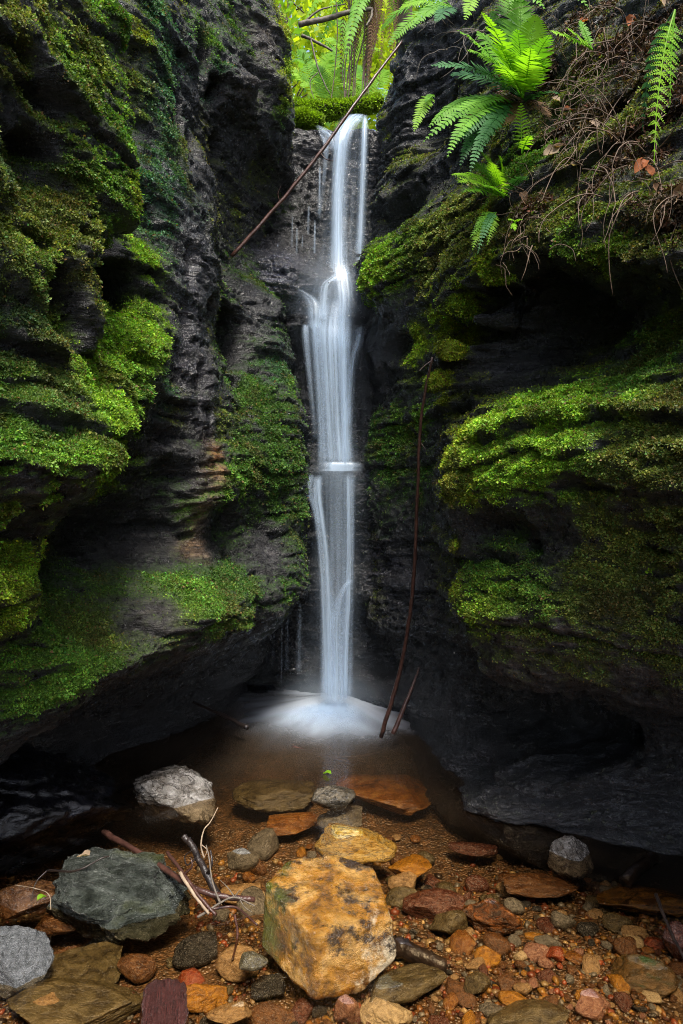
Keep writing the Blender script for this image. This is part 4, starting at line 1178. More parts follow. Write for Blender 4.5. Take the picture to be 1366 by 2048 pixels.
stone_px('stone', 'olive', 150, 1998, 190, 92, 'broad flat olive brown stone under water beside the pale boulder', 0.9, zb=-0.07, seed=30, sub=5, sharp=.4, minh=.12)
stone_px('stone', 'tan', 95, 2018, 74, 34, 'flat oval tan stone lying on the broad olive stone', 0.7, zb=-0.02, seed=31, sharp=.3)
stone_px('stone', 'yellow', 210, 2020, 40, 34, 'small yellowish stone between the oval tan and the red stones', 0.8, seed=32)
stone_px('stone', 'red', 250, 2028, 54, 48, 'knobbly dark red stone left of the dark red wood', 0.8, seed=33, rough=.1)
stone_px('stone', 'yellow', 405, 2030, 104, 68, 'bright yellow ochre stone right of the dark red wood', 0.7, seed=34, sub=5, sharp=.5)
stone_px('stone', 'tan', 458, 2046, 92, 44, 'streaked tan flat stone in front of the yellow ochre stone', 0.6, zb=-0.02, seed=35, sharp=.9)
stone_px('stone', 'scarlet', 383, 1980, 60, 44, 'orange red stone behind the yellow ochre stone', 0.8, seed=36)
stone_px('stone', 'brown', 545, 2075, 112, 58, 'smooth brown stone at the bottom edge left of centre', 0.8, seed=37, sharp=.3)
stone_px('stone', 'pink', 694, 2052, 56, 64, 'rose red stone directly below the golden boulder', 0.8, seed=38)
stone_px('stone', 'white', 772, 2070, 108, 80, 'white and brown quartz stone at the bottom edge', 0.8, seed=39, sub=5, rough=.1)
stone_px('stone', 'olive', 808, 2018, 180, 80, 'long olive ochre slab slanting right of the golden boulder', 0.45, seed=40, sub=5, sharp=.7, rot=.45)
stone_px('stone', 'olive', 1055, 2085, 168, 80, 'smooth olive brown stone on the bottom edge right of centre', 0.7, seed=42, sub=5, sharp=.3)
stone_px('stone', 'mossy', 1288, 1990, 130, 78, 'flat brown stone with dark moss patches on top', 0.8, seed=43, sub=5, sharp=.7, minh=.2)
stone_px('stone', 'pink', 1074, 1918, 58, 40, 'round pink speckled pebble beside the scarlet pebble', 0.8, seed=44, sharp=.3)
stone_px('stone', 'scarlet', 1112, 1924, 40, 34, 'scarlet pebble, brightest red in the gravel', 0.9, seed=45)
stone_px('stone', 'white', 1264, 1899, 44, 34, 'cream white pebble left of the orange oval pebble', 0.8, seed=46)
stone_px('stone', 'scarlet', 1312, 1903, 46, 32, 'orange oval pebble near the right edge', 0.8, seed=47, sharp=.3)
stone_px('stone', 'grey', 1095, 1893, 54, 24, 'thin flat grey pebble lying above the pink speckled one', 0.6, seed=48, sharp=.5)
stone_px('stone', 'yellow', 1070, 1878, 44, 20, 'thin yellow pebble behind the flat grey one', 0.6, seed=49)
stone_px('stone', 'brown', 912, 1992, 46, 36, 'chestnut brown pebble at the end of the olive ochre slab', 0.8, seed=50)
stone_px('stone', 'olive', 955, 1994, 56, 50, 'grey brown rounded pebble right of the chestnut one', 0.8, seed=51)
stone_px('stone', 'yellow', 975, 1932, 56, 44, 'blocky dull yellow pebble in the middle of the gravel', 0.8, seed=53, planes=6)
stone_px('stone', 'tan', 952, 1944, 44, 30, 'speckled tan pebble against the blocky yellow one', 0.8, seed=54)
stone_px('stone', 'pink', 1184, 2040, 78, 62, 'angular pink and orange stone near the lower right', 0.8, seed=55, planes=6)
stone_px('stone', 'yellow', 1025, 2012, 58, 36, 'yellow and white pebble below the gravel centre', 0.7, seed=56)
stone_px('stone', 'dark', 1350, 1772, 90, 40, 'dark thin slab above the glossy wet slab', 0.6, seed=57)
stone_px('stone', 'grey', 1230, 1748, 84, 54, 'slanting dark grey slab right of the cone stone', 0.7, seed=58, planes=6, rot=-.4)
stone_px('stone', 'white', 1216, 1704, 36, 22, 'small white pebble at the waterline of the right cliff', 0.8, seed=59)
stone_px('stone', 'brown', 1345, 1742, 64, 32, 'brown slab at the right edge above the thin dark slab', 0.6, seed=60)
stone_px('stone', 'brown', 55, 1836, 130, 84, 'wet brown slab at the left edge carrying a green leaf', 0.8, zb=-0.03, seed=61, sub=5, sharp=.7)
stone_px('stone', 'olive', 150, 2085, 270, 90, 'long olive brown slab along the bottom left edge', 0.6, seed=62, sub=5, sharp=.6)
stone_px('stone', 'brown', 1020, 1985, 50, 36, 'liver brown pebble above the yellow and white one', 0.8, seed=64)
stone_px('stone', 'grey', 985, 2040, 52, 36, 'grey pebble left of the smooth olive stone', 0.8, seed=65)
stone_px('stone', 'grey', 690, 1662, 110, 46, 'thin olive grey slab just in front of the dark shale chip', 0.7, zb=-0.09, seed=66, sharp=.6, rot=.5)
stone_px('stone', 'orange', 590, 1668, 110, 44, 'dull orange stone under water below the olive grey stone', 0.8, zb=-0.14, minh=.2, seed=67, sharp=.4)
stone_px('stone', 'brown', 1080, 1792, 150, 50, 'broad sunken brown slab left of the cone stone', 0.6, zb=-0.08, seed=68, sub=5, sharp=.5, minh=.15)
stone_px('stone', 'red', 945, 1712, 100, 34, 'long sunken red stone in the middle of the pool', 0.5, zb=-0.13, minh=.2, seed=69, sharp=.4, rot=-.3)
stone_px('stone', 'white', 520, 1800, 40, 26, 'cream sunken pebble beside the rounded tan stone', 0.7, seed=70)
stone_px('stone', 'brown', 120, 1868, 95, 45, 'brown stone in the gap between the pale and grey green boulders', 0.7, zb=-0.06, seed=71)

# ---------------------------------------------------------------- pebbles: counted ones, then gravel
PEB_GROUPS = [
 # u range, v range, group, {mat: weight}
 ((820,1366),(1850,2075),'pebbles in the gravel right of the golden boulder',dict(brown=5,red=1.5,tan=3,yellow=1.5,grey=2,pink=2,orange=2.5,dark=1.2,white=.7,scarlet=.3)),
 ((820,1366),(1690,1850),'pebbles in the shallows below the right cliff',dict(brown=5,red=2,tan=2,grey=3,dark=2,orange=1.5,olive=2)),
 ((0,530),(1880,2075),'pebbles in the lower left shallows',dict(brown=4,red=1.5,tan=3,grey=2,dark=2,olive=2,orange=2,yellow=1.2)),
 ((430,860),(1600,1790),'sunken stones in the middle of the pool',dict(brown=4,orange=2.5,tan=2,olive=2.5,grey=1.5,yellow=1)),
 ((520,860),(1960,2075),'pebbles below the golden boulder',dict(brown=4,red=2,tan=3,grey=1,orange=1.5,dark=1.5)),
]
ADJ = dict(brown='brown', red='dark red', tan='tan', yellow='ochre yellow', grey='grey', pink='pinkish', orange='rust orange', dark='charcoal', white='cream white', scarlet='orange red', olive='olive')
COUNTS = [136, 50, 50, 38, 26]
prg = np.random.default_rng(77)
REF = {41: 'golden boulder', 52: 'grey green boulder', 63: 'pale boulder', 74: 'quartz boulder', 11: 'dark shale chip', 12: 'wide orange sunken stone', 13: 'olive grey awash stone', 14: 'banded stone',
 15: 'small grey wedge stone', 16: 'rounded tan sunken stone', 17: 'orange yellow sunken stone', 18: 'speckled cream stone', 19: 'long reddish brown stone', 20: 'round olive grey stone',
 21: 'black crusted orange stone', 22: 'grey cone stone', 23: 'glossy wet slab', 24: 'dark red edge stone', 25: 'square charcoal slab', 26: 'blocky tan stone', 28: 'rounded charcoal stone',
 29: 'brown triangular stone', 30: 'broad olive stone', 33: 'knobbly red stone', 34: 'yellow ochre stone', 35: 'streaked tan stone', 36: 'orange red stone', 37: 'smooth brown bottom stone',
 38: 'rose red stone', 39: 'white quartz stone', 40: 'olive ochre slab', 42: 'smooth olive bottom stone', 43: 'moss patched flat stone', 44: 'pink speckled pebble', 46: 'cream white pebble',
 47: 'orange oval pebble', 53: 'blocky dull yellow pebble', 55: 'angular pink stone', 56: 'yellow white pebble', 57: 'dark thin slab', 58: 'slanting grey slab', 61: 'leaf carrying brown slab',
 62: 'bottom left olive slab', 66: 'thin olive grey slab', 67: 'dull orange sunken stone', 68: 'broad sunken brown slab', 69: 'long sunken red stone'}
def near_phrase(X, Y):
    best = min((p for p in PLACED if p[3] in REF), key=lambda p: (p[0] - X) ** 2 + (p[1] - Y) ** 2)
    dx, dy = X - best[0], Y - best[1]
    if abs(dx) > 2.2 * abs(dy):
        w = 'right of' if dx > 0 else 'left of'
    elif abs(dy) > 2.2 * abs(dx):
        w = 'behind' if dy > 0 else 'in front of'
    else:
        w = ('behind and ' if dy > 0 else 'before and ') + ('right of' if dx > 0 else 'left of')
    return w + ' the ' + REF[best[3]]
PL = [(p[0], p[1], p[2] * 0.62) for p in PLACED]
for (ur, vr, grp, mats), cnt in zip(PEB_GROUPS, COUNTS):
    names = list(mats); w = np.array([mats[k] for k in names]); w = w / w.sum()
    made = 0
    for tr in range(cnt * 30):
        if made >= cnt:
            break
        u, v = prg.uniform(*ur), vr[0] + (vr[1] - vr[0]) * prg.random() ** 0.8
        X, Y, _ = ground(u, v, -0.04)
        px = 15 + 44 * prg.random() ** 2.2
        if 'sunken' in grp or 'shallows below' in grp:
            px *= 1.35
        r = px * Y / F / 2
        if any((X - a) ** 2 + (Y - b) ** 2 < (c + r * 0.55) ** 2 for a, b, c in PL):
            continue
        PL.append((X, Y, r * .8))
        k = names[prg.choice(len(names), p=w)]
        zb = float(bed_z(np.array([X]), np.array([Y]))[0])
        sd = int(prg.integers(1, 7))
        hh = prg.uniform(.35, .75)
        lab = '%s %s %s pebble %s' % ('larger' if px > 34 else 'mid sized' if px > 22 else 'small', 'flat' if hh < .5 else 'plump', ADJ[k], near_phrase(X, Y))
        stone('pebble', k, X, Y, zb - r * 0.25, 2 * r, 2 * r * prg.uniform(.6, .95), 2 * r * hh, rot=prg.uniform(0, 6.28), seed=100 + sd, sub=3, planes=9, sharp=[.3, .5, .9, 1.2, .4, .7][sd % 6], rough=0.06,
              label=lab, cat='pebble', group=grp, tilt=(prg.normal(0, .25), prg.normal(0, .25)), share=sd)
        made += 1

def gravel():
    N = 7500
    u = prg.uniform(-60, 1430, N); v = 1640 + 460 * prg.random(N) ** 0.75
    Y = (CAM_H + 0.04) * F / (v - V0); X = (u - U0) * Y / F
    keep = (fbm(np.column_stack([X * 3, Y * 3, X * 0]), 2) + 0.35 * (X > 0.15)) > -0.12
    X, Y = X[keep], Y[keep]; N = len(X)
    z = bed_z(X, Y)
    V0_, F0 = ico(1)
    pal = np.array([rgb(h) for h in ('4a3220', '5f4024', '744e2a', '543022', '6a5840', '463e34', '86622f', '2e241c', '6e3a26', '605a50', '8a7450', '3a2616')])
    px = 5 + 17 * prg.random(N) ** 2.2
    r = px * Y / F / 2
    ang = prg.uniform(0, 6.28, N)
    sc = np.column_stack([r, r * prg.uniform(.55, 1, N), r * prg.uniform(.4, .8, N)])
    A = V0_[None] * (1 + 0.22 * prg.normal(size=(N, len(V0_), 1))) * sc[:, None, :]
    c, s = np.cos(ang)[:, None], np.sin(ang)[:, None]
    B = np.stack([A[..., 0] * c - A[..., 1] * s, A[..., 0] * s + A[..., 1] * c, A[..., 2]], -1)
    B += np.column_stack([X, Y, z + r * 0.2])[:, None]
    Fa = (F0[None] + (np.arange(N) * len(V0_))[:, None, None]).reshape(-1, 3)
    colr = pal[prg.integers(0, len(pal), N)] * np.exp(prg.normal(0, .25, N))[:, None]
    t = NT('mixed gravel')
    cc = t.attr('col', 'Color')
    n = t.noise(t.coord('Object'), 160, 4, .7)
    cc = t.mix(1.0, cc, t.ramp(n, [(.3, .5), (.7, 1.4)]), 'MULTIPLY')
    m = t.done(t.bsdf(cc, 0.32, t.bump(n, .4, .004), .5))
    o = mesh_np('gravel', B.reshape(-1, 3), Fa, m, attrs=dict(col=np.repeat(colr, len(V0_), 0)))
    tag(o, 'fine brown and rusty gravel covering the stream bed', 'gravel', kind='stuff')
gravel()

# ---------------------------------------------------------------- ferns
fern_mats = [leaf_material('fern green', (0.070, 0.200, 0.012), (0.140, 0.330, 0.020), .35),
             leaf_material('fern dark green', (0.020, 0.085, 0.022), (0.045, 0.150, 0.040), .3),
             leaf_material('fern lime green', (0.140, 0.310, 0.012), (0.230, 0.420, 0.025), .4),
             leaf_material('dead fern brown', (0.055, 0.028, 0.012), (0.130, 0.070, 0.030), .15, .6)]

def frond_geo(p0, p1, p2, pin, n=24, nrm=(0, -0.6, 0.8), bip=False, start=0.14, seed=0, fwd=0.35, droop=0.12, wf=0.44):
    """one fern frond in world space: a bent stalk p0-p1-p2 with paired leaflets up to `pin` metres long"""
    rg = np.random.default_rng(seed)
    p0, p1, p2 = map(np.asarray, (p0, p1, p2))
    t = np.linspace(0, 1, 30)[:, None]
    C = (1 - t) ** 2 * p0 + 2 * t * (1 - t) * p1 + t ** 2 * p2
    parts = [tube(C, np.linspace(0.0026, 0.0006, 30), 5)]
    nrm = np.asarray(nrm, float)
    for k in range(n):
        f = start + (1 - start) * (k + 0.5) / n
        c = (1 - f) ** 2 * p0 + 2 * f * (1 - f) * p1 + f ** 2 * p2
        T = 2 * (1 - f) * (p1 - p0) + 2 * f * (p2 - p1)
        T = T / np.linalg.norm(T)
        side = np.cross(T, nrm); side /= np.linalg.norm(side) + 1e-9
        up = np.cross(side, T)
        g = (f - start) / (1 - start)
        ln = pin * (np.sin(np.pi * min(1, 0.16 + 0.84 * g) ** 0.75) ** 0.8 * 0.95 + 0.06) * rg.uniform(.88, 1.1)
        step = np.linalg.norm(p2 - p0) * (1 - start) / n
        for sg in (-1, 1):
            d = side * sg * (1 - fwd * .3) + T * (fwd + 0.3 * g) + up * rg.normal(0.05, .10)
            d /= np.linalg.norm(d)
            w = min(step * wf, ln * 0.3)
            nn = np.cross(d, T * sg); nn /= np.linalg.norm(nn) + 1e-9
            wv = np.cross(nn, d)
            dn = np.array([0, 0, -1.0]) * droop
            if not bip:
                q = []
                for a, ww in ((0.0, .55), (.3, 1.0), (.65, .75)):
                    b = c + d * ln * a + dn * ln * a * a
                    q += [b + wv * w * ww, b - wv * w * ww]
                q.append(c + d * ln + dn * ln)
                V = np.array(q)
                Fc = np.array([(0, 1, 3), (0, 3, 2), (2, 3, 5), (2, 5, 4), (4, 5, 6)])
                parts.append((V, Fc))
            else:
                m = 6
                for j in range(m):
                    a = (j + .4) / m
                    b = c + d * ln * a + dn * ln * a * a
                    l2 = ln * 0.30 * (1 - a * 0.75)
                    for s2 in (-1, 1):
                        e = wv * s2 * .8 + d * .65
                        e /= np.linalg.norm(e)
                        x = np.cross(nn, e)
                        parts.append((np.array([b, b + e * l2 * .5 + x * l2 * .28, b + e * l2, b + e * l2 * .5 - x * l2 * .28]), np.array([(0, 1, 2), (0, 2, 3)])))
                parts.append((np.array([c + wv * w * .12, c - wv * w * .12, c + d * ln + dn * ln]), np.array([(0, 1, 2)])))
    return joinVF(parts)

def fern(label, base, fronds, mat=0, cat='fern', pin=0.05, name='fern', group=None):
    """fronds: (tip u, v, dY towards(-)/away(+), arch in photo px, leaflet factor, leaflets, bip)"""
    p0 = at(*base)
    r = empty(name, p0, label, cat, group)
    for i, fr in enumerate(fronds):
        u, v, dY, arch = fr[:4]
        pf = fr[4] if len(fr) > 4 else 1.0
        n = fr[5] if len(fr) > 5 else 22
        bip = fr[6] if len(fr) > 6 else False
        mi = fr[7] if len(fr) > 7 else mat
        nr = fr[8] if len(fr) > 8 else (0.1, -0.75, 0.65)
        p2 = at(u, v, base[2] + dY)
        p1 = (p0 * 0.45 + p2 * 0.55) + np.array([arch * .4 * math.sin(u * 3.1 + v) * base[2] / F, 0.0, arch * base[2] / F])
        V, Fc = frond_geo(p0, p1, p2, pin * pf, n, nr, bip, seed=int(u * 7 + v), wf=fr[9] if len(fr) > 9 else .44, droop=.05 + .35 * ((u * 13 + v * 7) % 10) / 10)
        child(mesh_np('frond', V, Fc, fern_mats[mi], smooth=False), r)
    return r

fern('large bright green fern standing upright at the top of the right bank', (1046,198,2.62), [
 (1012,-30,.15,10,1.5,26,False,0),(985,22,.1,20,1.3,26),(955,62,.0,25,1.2,24),(1040,-10,.0,10,1.4,26),(1072,30,-.1,10,1.3,26,False,2),(1090,120,-.2,25,1.0,22),(935,100,-.1,35,1.0,24,False,2),
 (1000,90,-.25,20,1.2,24,False,2),(1035,60,-.25,10,1.2,26),(862,132,-.1,45,.9,24,False,1),(1025,35,.2,15,1.1,26,False,1),(965,25,-.35,25,1.0,24,False,2),(1100,70,-.3,20,.9,22,False,0),(1062,95,-.4,15,.9,22,False,2),(990,130,-.45,25,.9,22,False,2),(915,60,-.2,35,1.0,24,False,0),(900,150,.05,35,.9,22,False,1),(975,215,-.1,20,.7,22,False,3),(1100,235,-.15,15,.6,20,False,3),(1008,250,-.2,10,.6,20,False,3)], pin=0.074)
fern('arching fern with drooping darker fronds, below the large upright fern', (1040,212,2.6), [
 (845,285,-.2,85,1.0,30),(872,232,-.05,50,1.0,28,False,0),(908,292,-.25,60,.9,28,False,1),(920,332,-.2,55,.9,28,False,1),(955,300,-.3,40,.8,24,False,1),(880,262,.0,60,.9,26,False,1),(1118,188,-.2,25,.8,22,False,1),(858,255,-.1,70,1.0,28,False,0),(895,315,-.3,70,.9,28,False,0),(940,345,-.35,50,.8,26,False,1)], pin=0.05)
fern('small upright yellow green fern facing outwards below the arching fern', (1044,308,2.46), [(1042,206,-.05,5,.8,13,False,2,(0,-1,.15),.24),(1062,270,-.15,10,.6,10,False,2)], pin=0.05)
fern('bushy lime green fern sprouting from the edge of the bank', (1008,395,2.5), [
 (903,350,-.15,28,1.1,22,True,2),(958,300,-.1,18,1.0,20,True,2),(985,325,-.2,10,.9,18,True,2),(925,385,-.2,20,.8,18,True,0),(1052,352,-.15,18,.7,16,True,1),(940,325,.0,25,1.0,20,True,0),(915,365,-.2,26,1.0,20,True,2),(1000,312,-.1,12,.9,18,True,2),(970,372,-.3,14,.9,16,True,0)], pin=0.056)
fern('long fern frond hanging down at the right edge', (1350,20,1.75), [(1308,330,-.1,50,.95,17,True,2,(.3,-.9,.3)),(1340,210,-.05,30,.7,13,True,0,(.3,-.9,.3)),(1285,262,.1,60,.5,12,False,1)], pin=0.045)
fern('pair of short fern fronds near the hanging roots at the top', (1185,100,2.3), [(1100,62,-.05,12,1.0,20,False,2),(1133,55,-.05,8,1.0,20,False,2),(1160,40,.05,8,.7,16)], pin=0.035)
fern('single small frond hanging against the black rock', (868,190,3.35), [(828,264,-.1,30,.9,20,False,2),(850,205,-.1,12,.5,12)], pin=0.05)
fern('pale drooping fern tuft at the edge of the moss spur', (992,425,2.42), [(945,500,-.1,20,.9,18,True,2),(950,455,-.08,16,.8,16,True,0),(955,508,-.15,40,.6,16,False,1),(975,490,-.1,18,.7,14,True,2),(940,475,-.1,12,.7,14,True,0)], pin=0.035)
fern('tiny fern rosette in the brown debris', (1030,446,2.38), [(1016,440,-.05,8,1,10,False,2),(1045,440,-.05,8,1,10,False,2),(1030,462,-.08,6,1,10,False,2),(1022,458,-.05,6,1,10,False,2)], pin=0.012)
fern('ferns arching over the top of the black rock', (905,15,3.4), [(762,62,.1,55,1.0,28),(775,95,-.05,55,1.0,28,False,0),(800,18,.0,35,1.0,26,False,2),(845,-20,.0,20,1.0,22),(820,60,-.2,45,.9,26,False,0),(870,45,-.3,20,.8,22,False,1)], pin=0.065)
fern('fern with long fronds leaning in at the top edge', (960,-60,2.7), [(1090,18,-.2,60,1.1,26),(1060,-10,-.1,30,1.0,24,False,2),(930,40,-.2,20,.9,22,False,2),(1180,20,-.2,70,.9,26)], pin=0.055)

# small broad-leaved seedlings
def seedling(label, u, v, Y, n, size, mat, seed, cat='seedling', name='seedling'):
    rg = np.random.default_rng(seed)
    c = surface_at(u, v)
    c = at(u, v, Y) if c is None else c + np.array([0, -0.015, 0])
    r = empty(name, c, label, cat)
    for k in range(n):
        a = rg.uniform(0, 6.28)
        d = np.array([np.cos(a), -0.6, np.sin(a) * .7 + .2]); d /= np.linalg.norm(d)
        s = np.cross(d, [0, -1, .3]); s /= np.linalg.norm(s)
        b = c + d * size * .3
        up = np.cross(s, d) * size * .12
        q = [b, b + d * size * .35 + s * size * .3, b + d * size * .75 + s * size * .22, b + d * size, b + d * size * .75 - s * size * .22, b + d * size * .35 - s * size * .3, b + d * size * .5 - up]
        V1, F1 = np.array(q), np.array([(0, 1, 6), (1, 2, 6), (2, 3, 6), (3, 4, 6), (4, 5, 6), (5, 0, 6)])
        V2, F2 = tube(np.array([c, c + d * size * .2, b]), 0.0007, 4)
        child(mesh_np('leaf', *joinVF([(V1, F1), (V2, F2)]), fern_mats[mat]), r)
seedling('tiny pale green seedling on the lower right moss', 1286, 1152, 1.8, 5, .016, 2, 1)
seedling('tiny two leaved seedling near the right edge above the black slot', 1338, 1140, 1.75, 4, .016, 0, 2)

# ---------------------------------------------------------------- sticks, roots, dead leaves
def bark_material(name, c1, c2, rough=0.5):
    t = NT(name)
    v = t.coord('Object', (1, 1, 1))
    c = t.ramp(t.noise(v, 35, 5, .6), [(.3, c1), (.7, c2)])
    return t.done(t.bsdf(c, rough, t.bump(t.noise(v, 120, 4, .6), .6, .004), .4))
bk_red = bark_material('wet reddish bark', (0.022, 0.010, 0.008), (0.080, 0.036, 0.026), .3)
bk_dark = bark_material('wet black bark', (0.010, 0.008, 0.008), (0.032, 0.022, 0.018), .3)
bk_tan = bark_material('dry root', (0.050, 0.030, 0.019), (0.145, 0.095, 0.060), .7)
bk_pale = bark_material('peeled pale twig', (0.16, 0.11, 0.07), (0.34, 0.26, 0.18), .6)
bk_grey = bark_material('weathered grey branch', (0.05, 0.04, 0.03), (0.16, 0.13, 0.10), .7)

def stick_thing(name, label, pieces, cat='stick', group=None):
    """pieces: list of (part name, world points, r0, r1, material); the first is the stem"""
    pts0 = np.asarray(pieces[0][1], float)
    r = empty(name, pts0[0], label, cat, group)
    for pn, pts, r0, r1, m in pieces:
        n = max(12, 7 * len(pts))
        C = spline(pts, n)
        C = C + 0.25 * max(r0, .002) * np.column_stack([fbm(C * 25 + k * 9, 2) for k in range(3)])
        V, Fc = tube(C, np.linspace(r0, r1, n), 8, .07, n)
        child(mesh_np(pn, V, Fc, m), r)
    return r
A = at
stick_thing('dead_branch', 'long thin dead branch leaning diagonally across the upper waterfall', [
 ('stem', [A(463,513,3.75), A(560,405,3.78), A(640,305,3.80), A(705,215,3.85), A(760,140,3.95), A(808,78,4.05)], .011, .007, bk_red), ('twig', [A(640,305,3.80), A(652,318,3.79), A(668,322,3.77)], .003, .0015, bk_red), ('twig', [A(560,405,3.78), A(556,388,3.77), A(562,372,3.76)], .003, .0015, bk_red)], 'branch')
stick_thing('dead_branch', 'tall thin bent branch standing in the pool right of the waterfall', [
 ('stem', [A(762,1474,3.42), A(800,1340,3.35), A(825,1180,3.2), A(834,1000,3.05), A(842,840,2.95), A(864,714,2.88)], .0115, .005, bk_red),
 ('twig', [A(862,722,2.88), A(850,731,2.87), A(838,742,2.86)], .003, .0015, bk_red),
 ('twig', [A(834,1000,3.05), A(842,985,3.0)], .003, .0015, bk_red),
 ('twig', [A(838,880,3.0), A(852,900,2.96)], .003, .0015, bk_red)], 'branch')
stick_thing('dead_branch', 'short reddish wet stick leaning beside the tall thin branch', [
 ('stem', [A(786,1468,3.4), A(812,1405,3.45), A(828,1365,3.5), A(838,1335,3.52)], .013, .004, bk_red)], 'branch')
stick_thing('dead_branch', 'dark stick lying at the left edge of the foam', [
 ('stem', [A(495,1456,3.5), A(450,1432,3.58), A(385,1405,3.7)], .013, .007, bk_dark)], 'branch')
stick_thing('dead_branch', 'brown stick half sunk in the milky water below the foam', [
 ('stem', [ground(585,1494,-.004), ground(640,1509,-.012), ground(705,1526,-.03)], .008, .005, bk_red),
 ('twig', [ground(660,1515,-.02), ground(720,1512,-.01), ground(770,1503,-.006)], .006, .003, bk_red)], 'branch')

G = lambda u, v, z: ground(u, v, z)
stick_thing('twig', 'smooth reddish brown stick lying behind the grey green boulder', [
 ('stem', [G(206,1664,.06), G(300,1718,.06), G(400,1782,.05), G(510,1800,.02)], .0105, .008, bk_red)], 'twig')
stick_thing('twig', 'thick black forked twig standing among the tangled twigs', [
 ('stem', [G(440,1802,.0), G(412,1745,.07), G(382,1690,.12), G(366,1672,.14)], .0125, .010, bk_dark),
 ('branch', [G(414,1748,.07), G(424,1728,.11), G(421,1700,.14)], .005, .003, bk_dark),
 ('branch', [G(395,1712,.10), G(375,1730,.13), G(370,1712,.16), G(385,1700,.18)], .003, .0015, bk_dark)], 'twig')
stick_thing('twig', 'brown broken twig crossing in front of the black forked twig', [
 ('stem', [G(334,1704,.11), G(370,1752,.09), G(400,1795,.06), G(432,1830,.03)], .006, .005, bk_red),
 ('branch', [G(366,1750,.09), G(384,1733,.12), G(381,1715,.14)], .004, .002, bk_red)], 'twig')
stick_thing('twig', 'pale peeled twig slanting through the tangle', [
 ('stem', [G(360,1745,.10), G(385,1785,.07), G(418,1828,.04)], .0055, .004, bk_pale)], 'twig')
stick_thing('twig', 'thin curly dry twig sticking up from the tangle', [
 ('stem', [G(408,1716,.10), G(402,1690,.14), G(408,1660,.18), G(420,1645,.20), G(436,1615,.24)], .003, .0015, bk_pale),
 ('branch', [G(404,1690,.14), G(414,1700,.13), G(408,1716,.12)], .002, .001, bk_pale)], 'twig')
stick_thing('twig', 'bluish grey bare twig with fine side shoots at the tangle', [
 ('stem', [G(395,1835,.03), G(440,1806,.045), G(470,1795,.05), G(510,1812,.045)], .004, .0018, bk_grey),
 ('branch', [G(440,1806,.045), G(425,1765,.09), G(418,1715,.14), G(412,1690,.17)], .0035, .0015, bk_grey),
 ('branch', [G(470,1795,.05), G(455,1775,.07), G(440,1760,.08)], .002, .001, bk_grey),
 ('branch', [G(480,1800,.05), G(490,1815,.04), G(505,1825,.03)], .002, .001, bk_grey),
 ('branch', [G(468,1795,.05), G(480,1780,.07)], .002, .001, bk_grey)], 'twig')
stick_thing('twig', 'reddish twig lying flat under the tangle towards the golden boulder', [
 ('stem', [G(420,1818,.02), G(470,1815,.02), G(515,1850,.01)], .0045, .003, bk_red),
 ('branch', [G(470,1830,.02), G(475,1870,.0), G(465,1920,-.01)], .004, .003, bk_red)], 'twig')
stick_thing('twig', 'fine dark twig lying over the grey green boulder', [
 ('stem', [G(95,1740,.09), G(150,1742,.16), G(200,1718,.18), G(218,1712,.18)], .0035, .002, bk_dark),
 ('branch', [G(95,1740,.09), G(72,1765,.07), G(62,1802,.04)], .0025, .0015, bk_dark)], 'twig')
stick_thing('twig', 'dark thin twig slanting down at the lower right edge', [
 ('stem', [G(1312,1788,.08), G(1335,1850,.06), G(1370,1920,.04)], .0055, .004, bk_dark)], 'twig')
stick_thing('twig', 'dry grass stalk arching over the wet brown slab', [
 ('stem', [G(30,1770,.07), G(75,1778,.075), G(98,1790,.07), G(102,1820,.04)], .0016, .001, bk_pale)], 'twig')
stick_thing('driftwood', 'dark sunken wood lying in the right shallows below the cliff', [
 ('stem', [G(1250,1765,-.02), G(1300,1720,-.02), G(1366,1690,-.01), G(1420,1670,.0)], .022, .016, bk_dark)], 'driftwood')
stick_thing('driftwood', 'dark brown sunken log right of the golden boulder', [
 ('stem', [G(785,1893,-.03), G(830,1905,-.02), G(890,1932,-.03)], .030, .020, bk_dark)], 'driftwood')

# dark red broken wood, bottom left
def wood_chunk():
    P, Fc = rock_geo(91, 5, given=[(-1,0,0,.72),(1,0.05,0,.72),(0,-1,.1,.8),(0,1,0,.8),(0,0,1,.8),(0,0,-1,.8)], sharp=1.2, rough=.14)
    t = NT('wet dark red wood')
    v = t.coord('Object', (9, 1.2, 5))
    n = t.noise(v, 3, 6, .65, .5)
    c = t.ramp(n, [(.3, (.020, .007, .006)), (.6, (.075, .026, .022)), (.8, (.12, .05, .04))])
    m = t.done(t.bsdf(c, .25, t.bump(n, .8, .03), .5))
    o = mesh_np('driftwood', P * .5, Fc, m)
    g = ground(322, 2075, -.04)
    o.location = (g[0], g[1] + .03, -.015); o.scale = (.120, .19, .075); o.rotation_euler = (R(6), R(8), R(14))
    tag(o, 'dark red broken wood chunk lying between brown and yellow stones', 'driftwood')
wood_chunk()

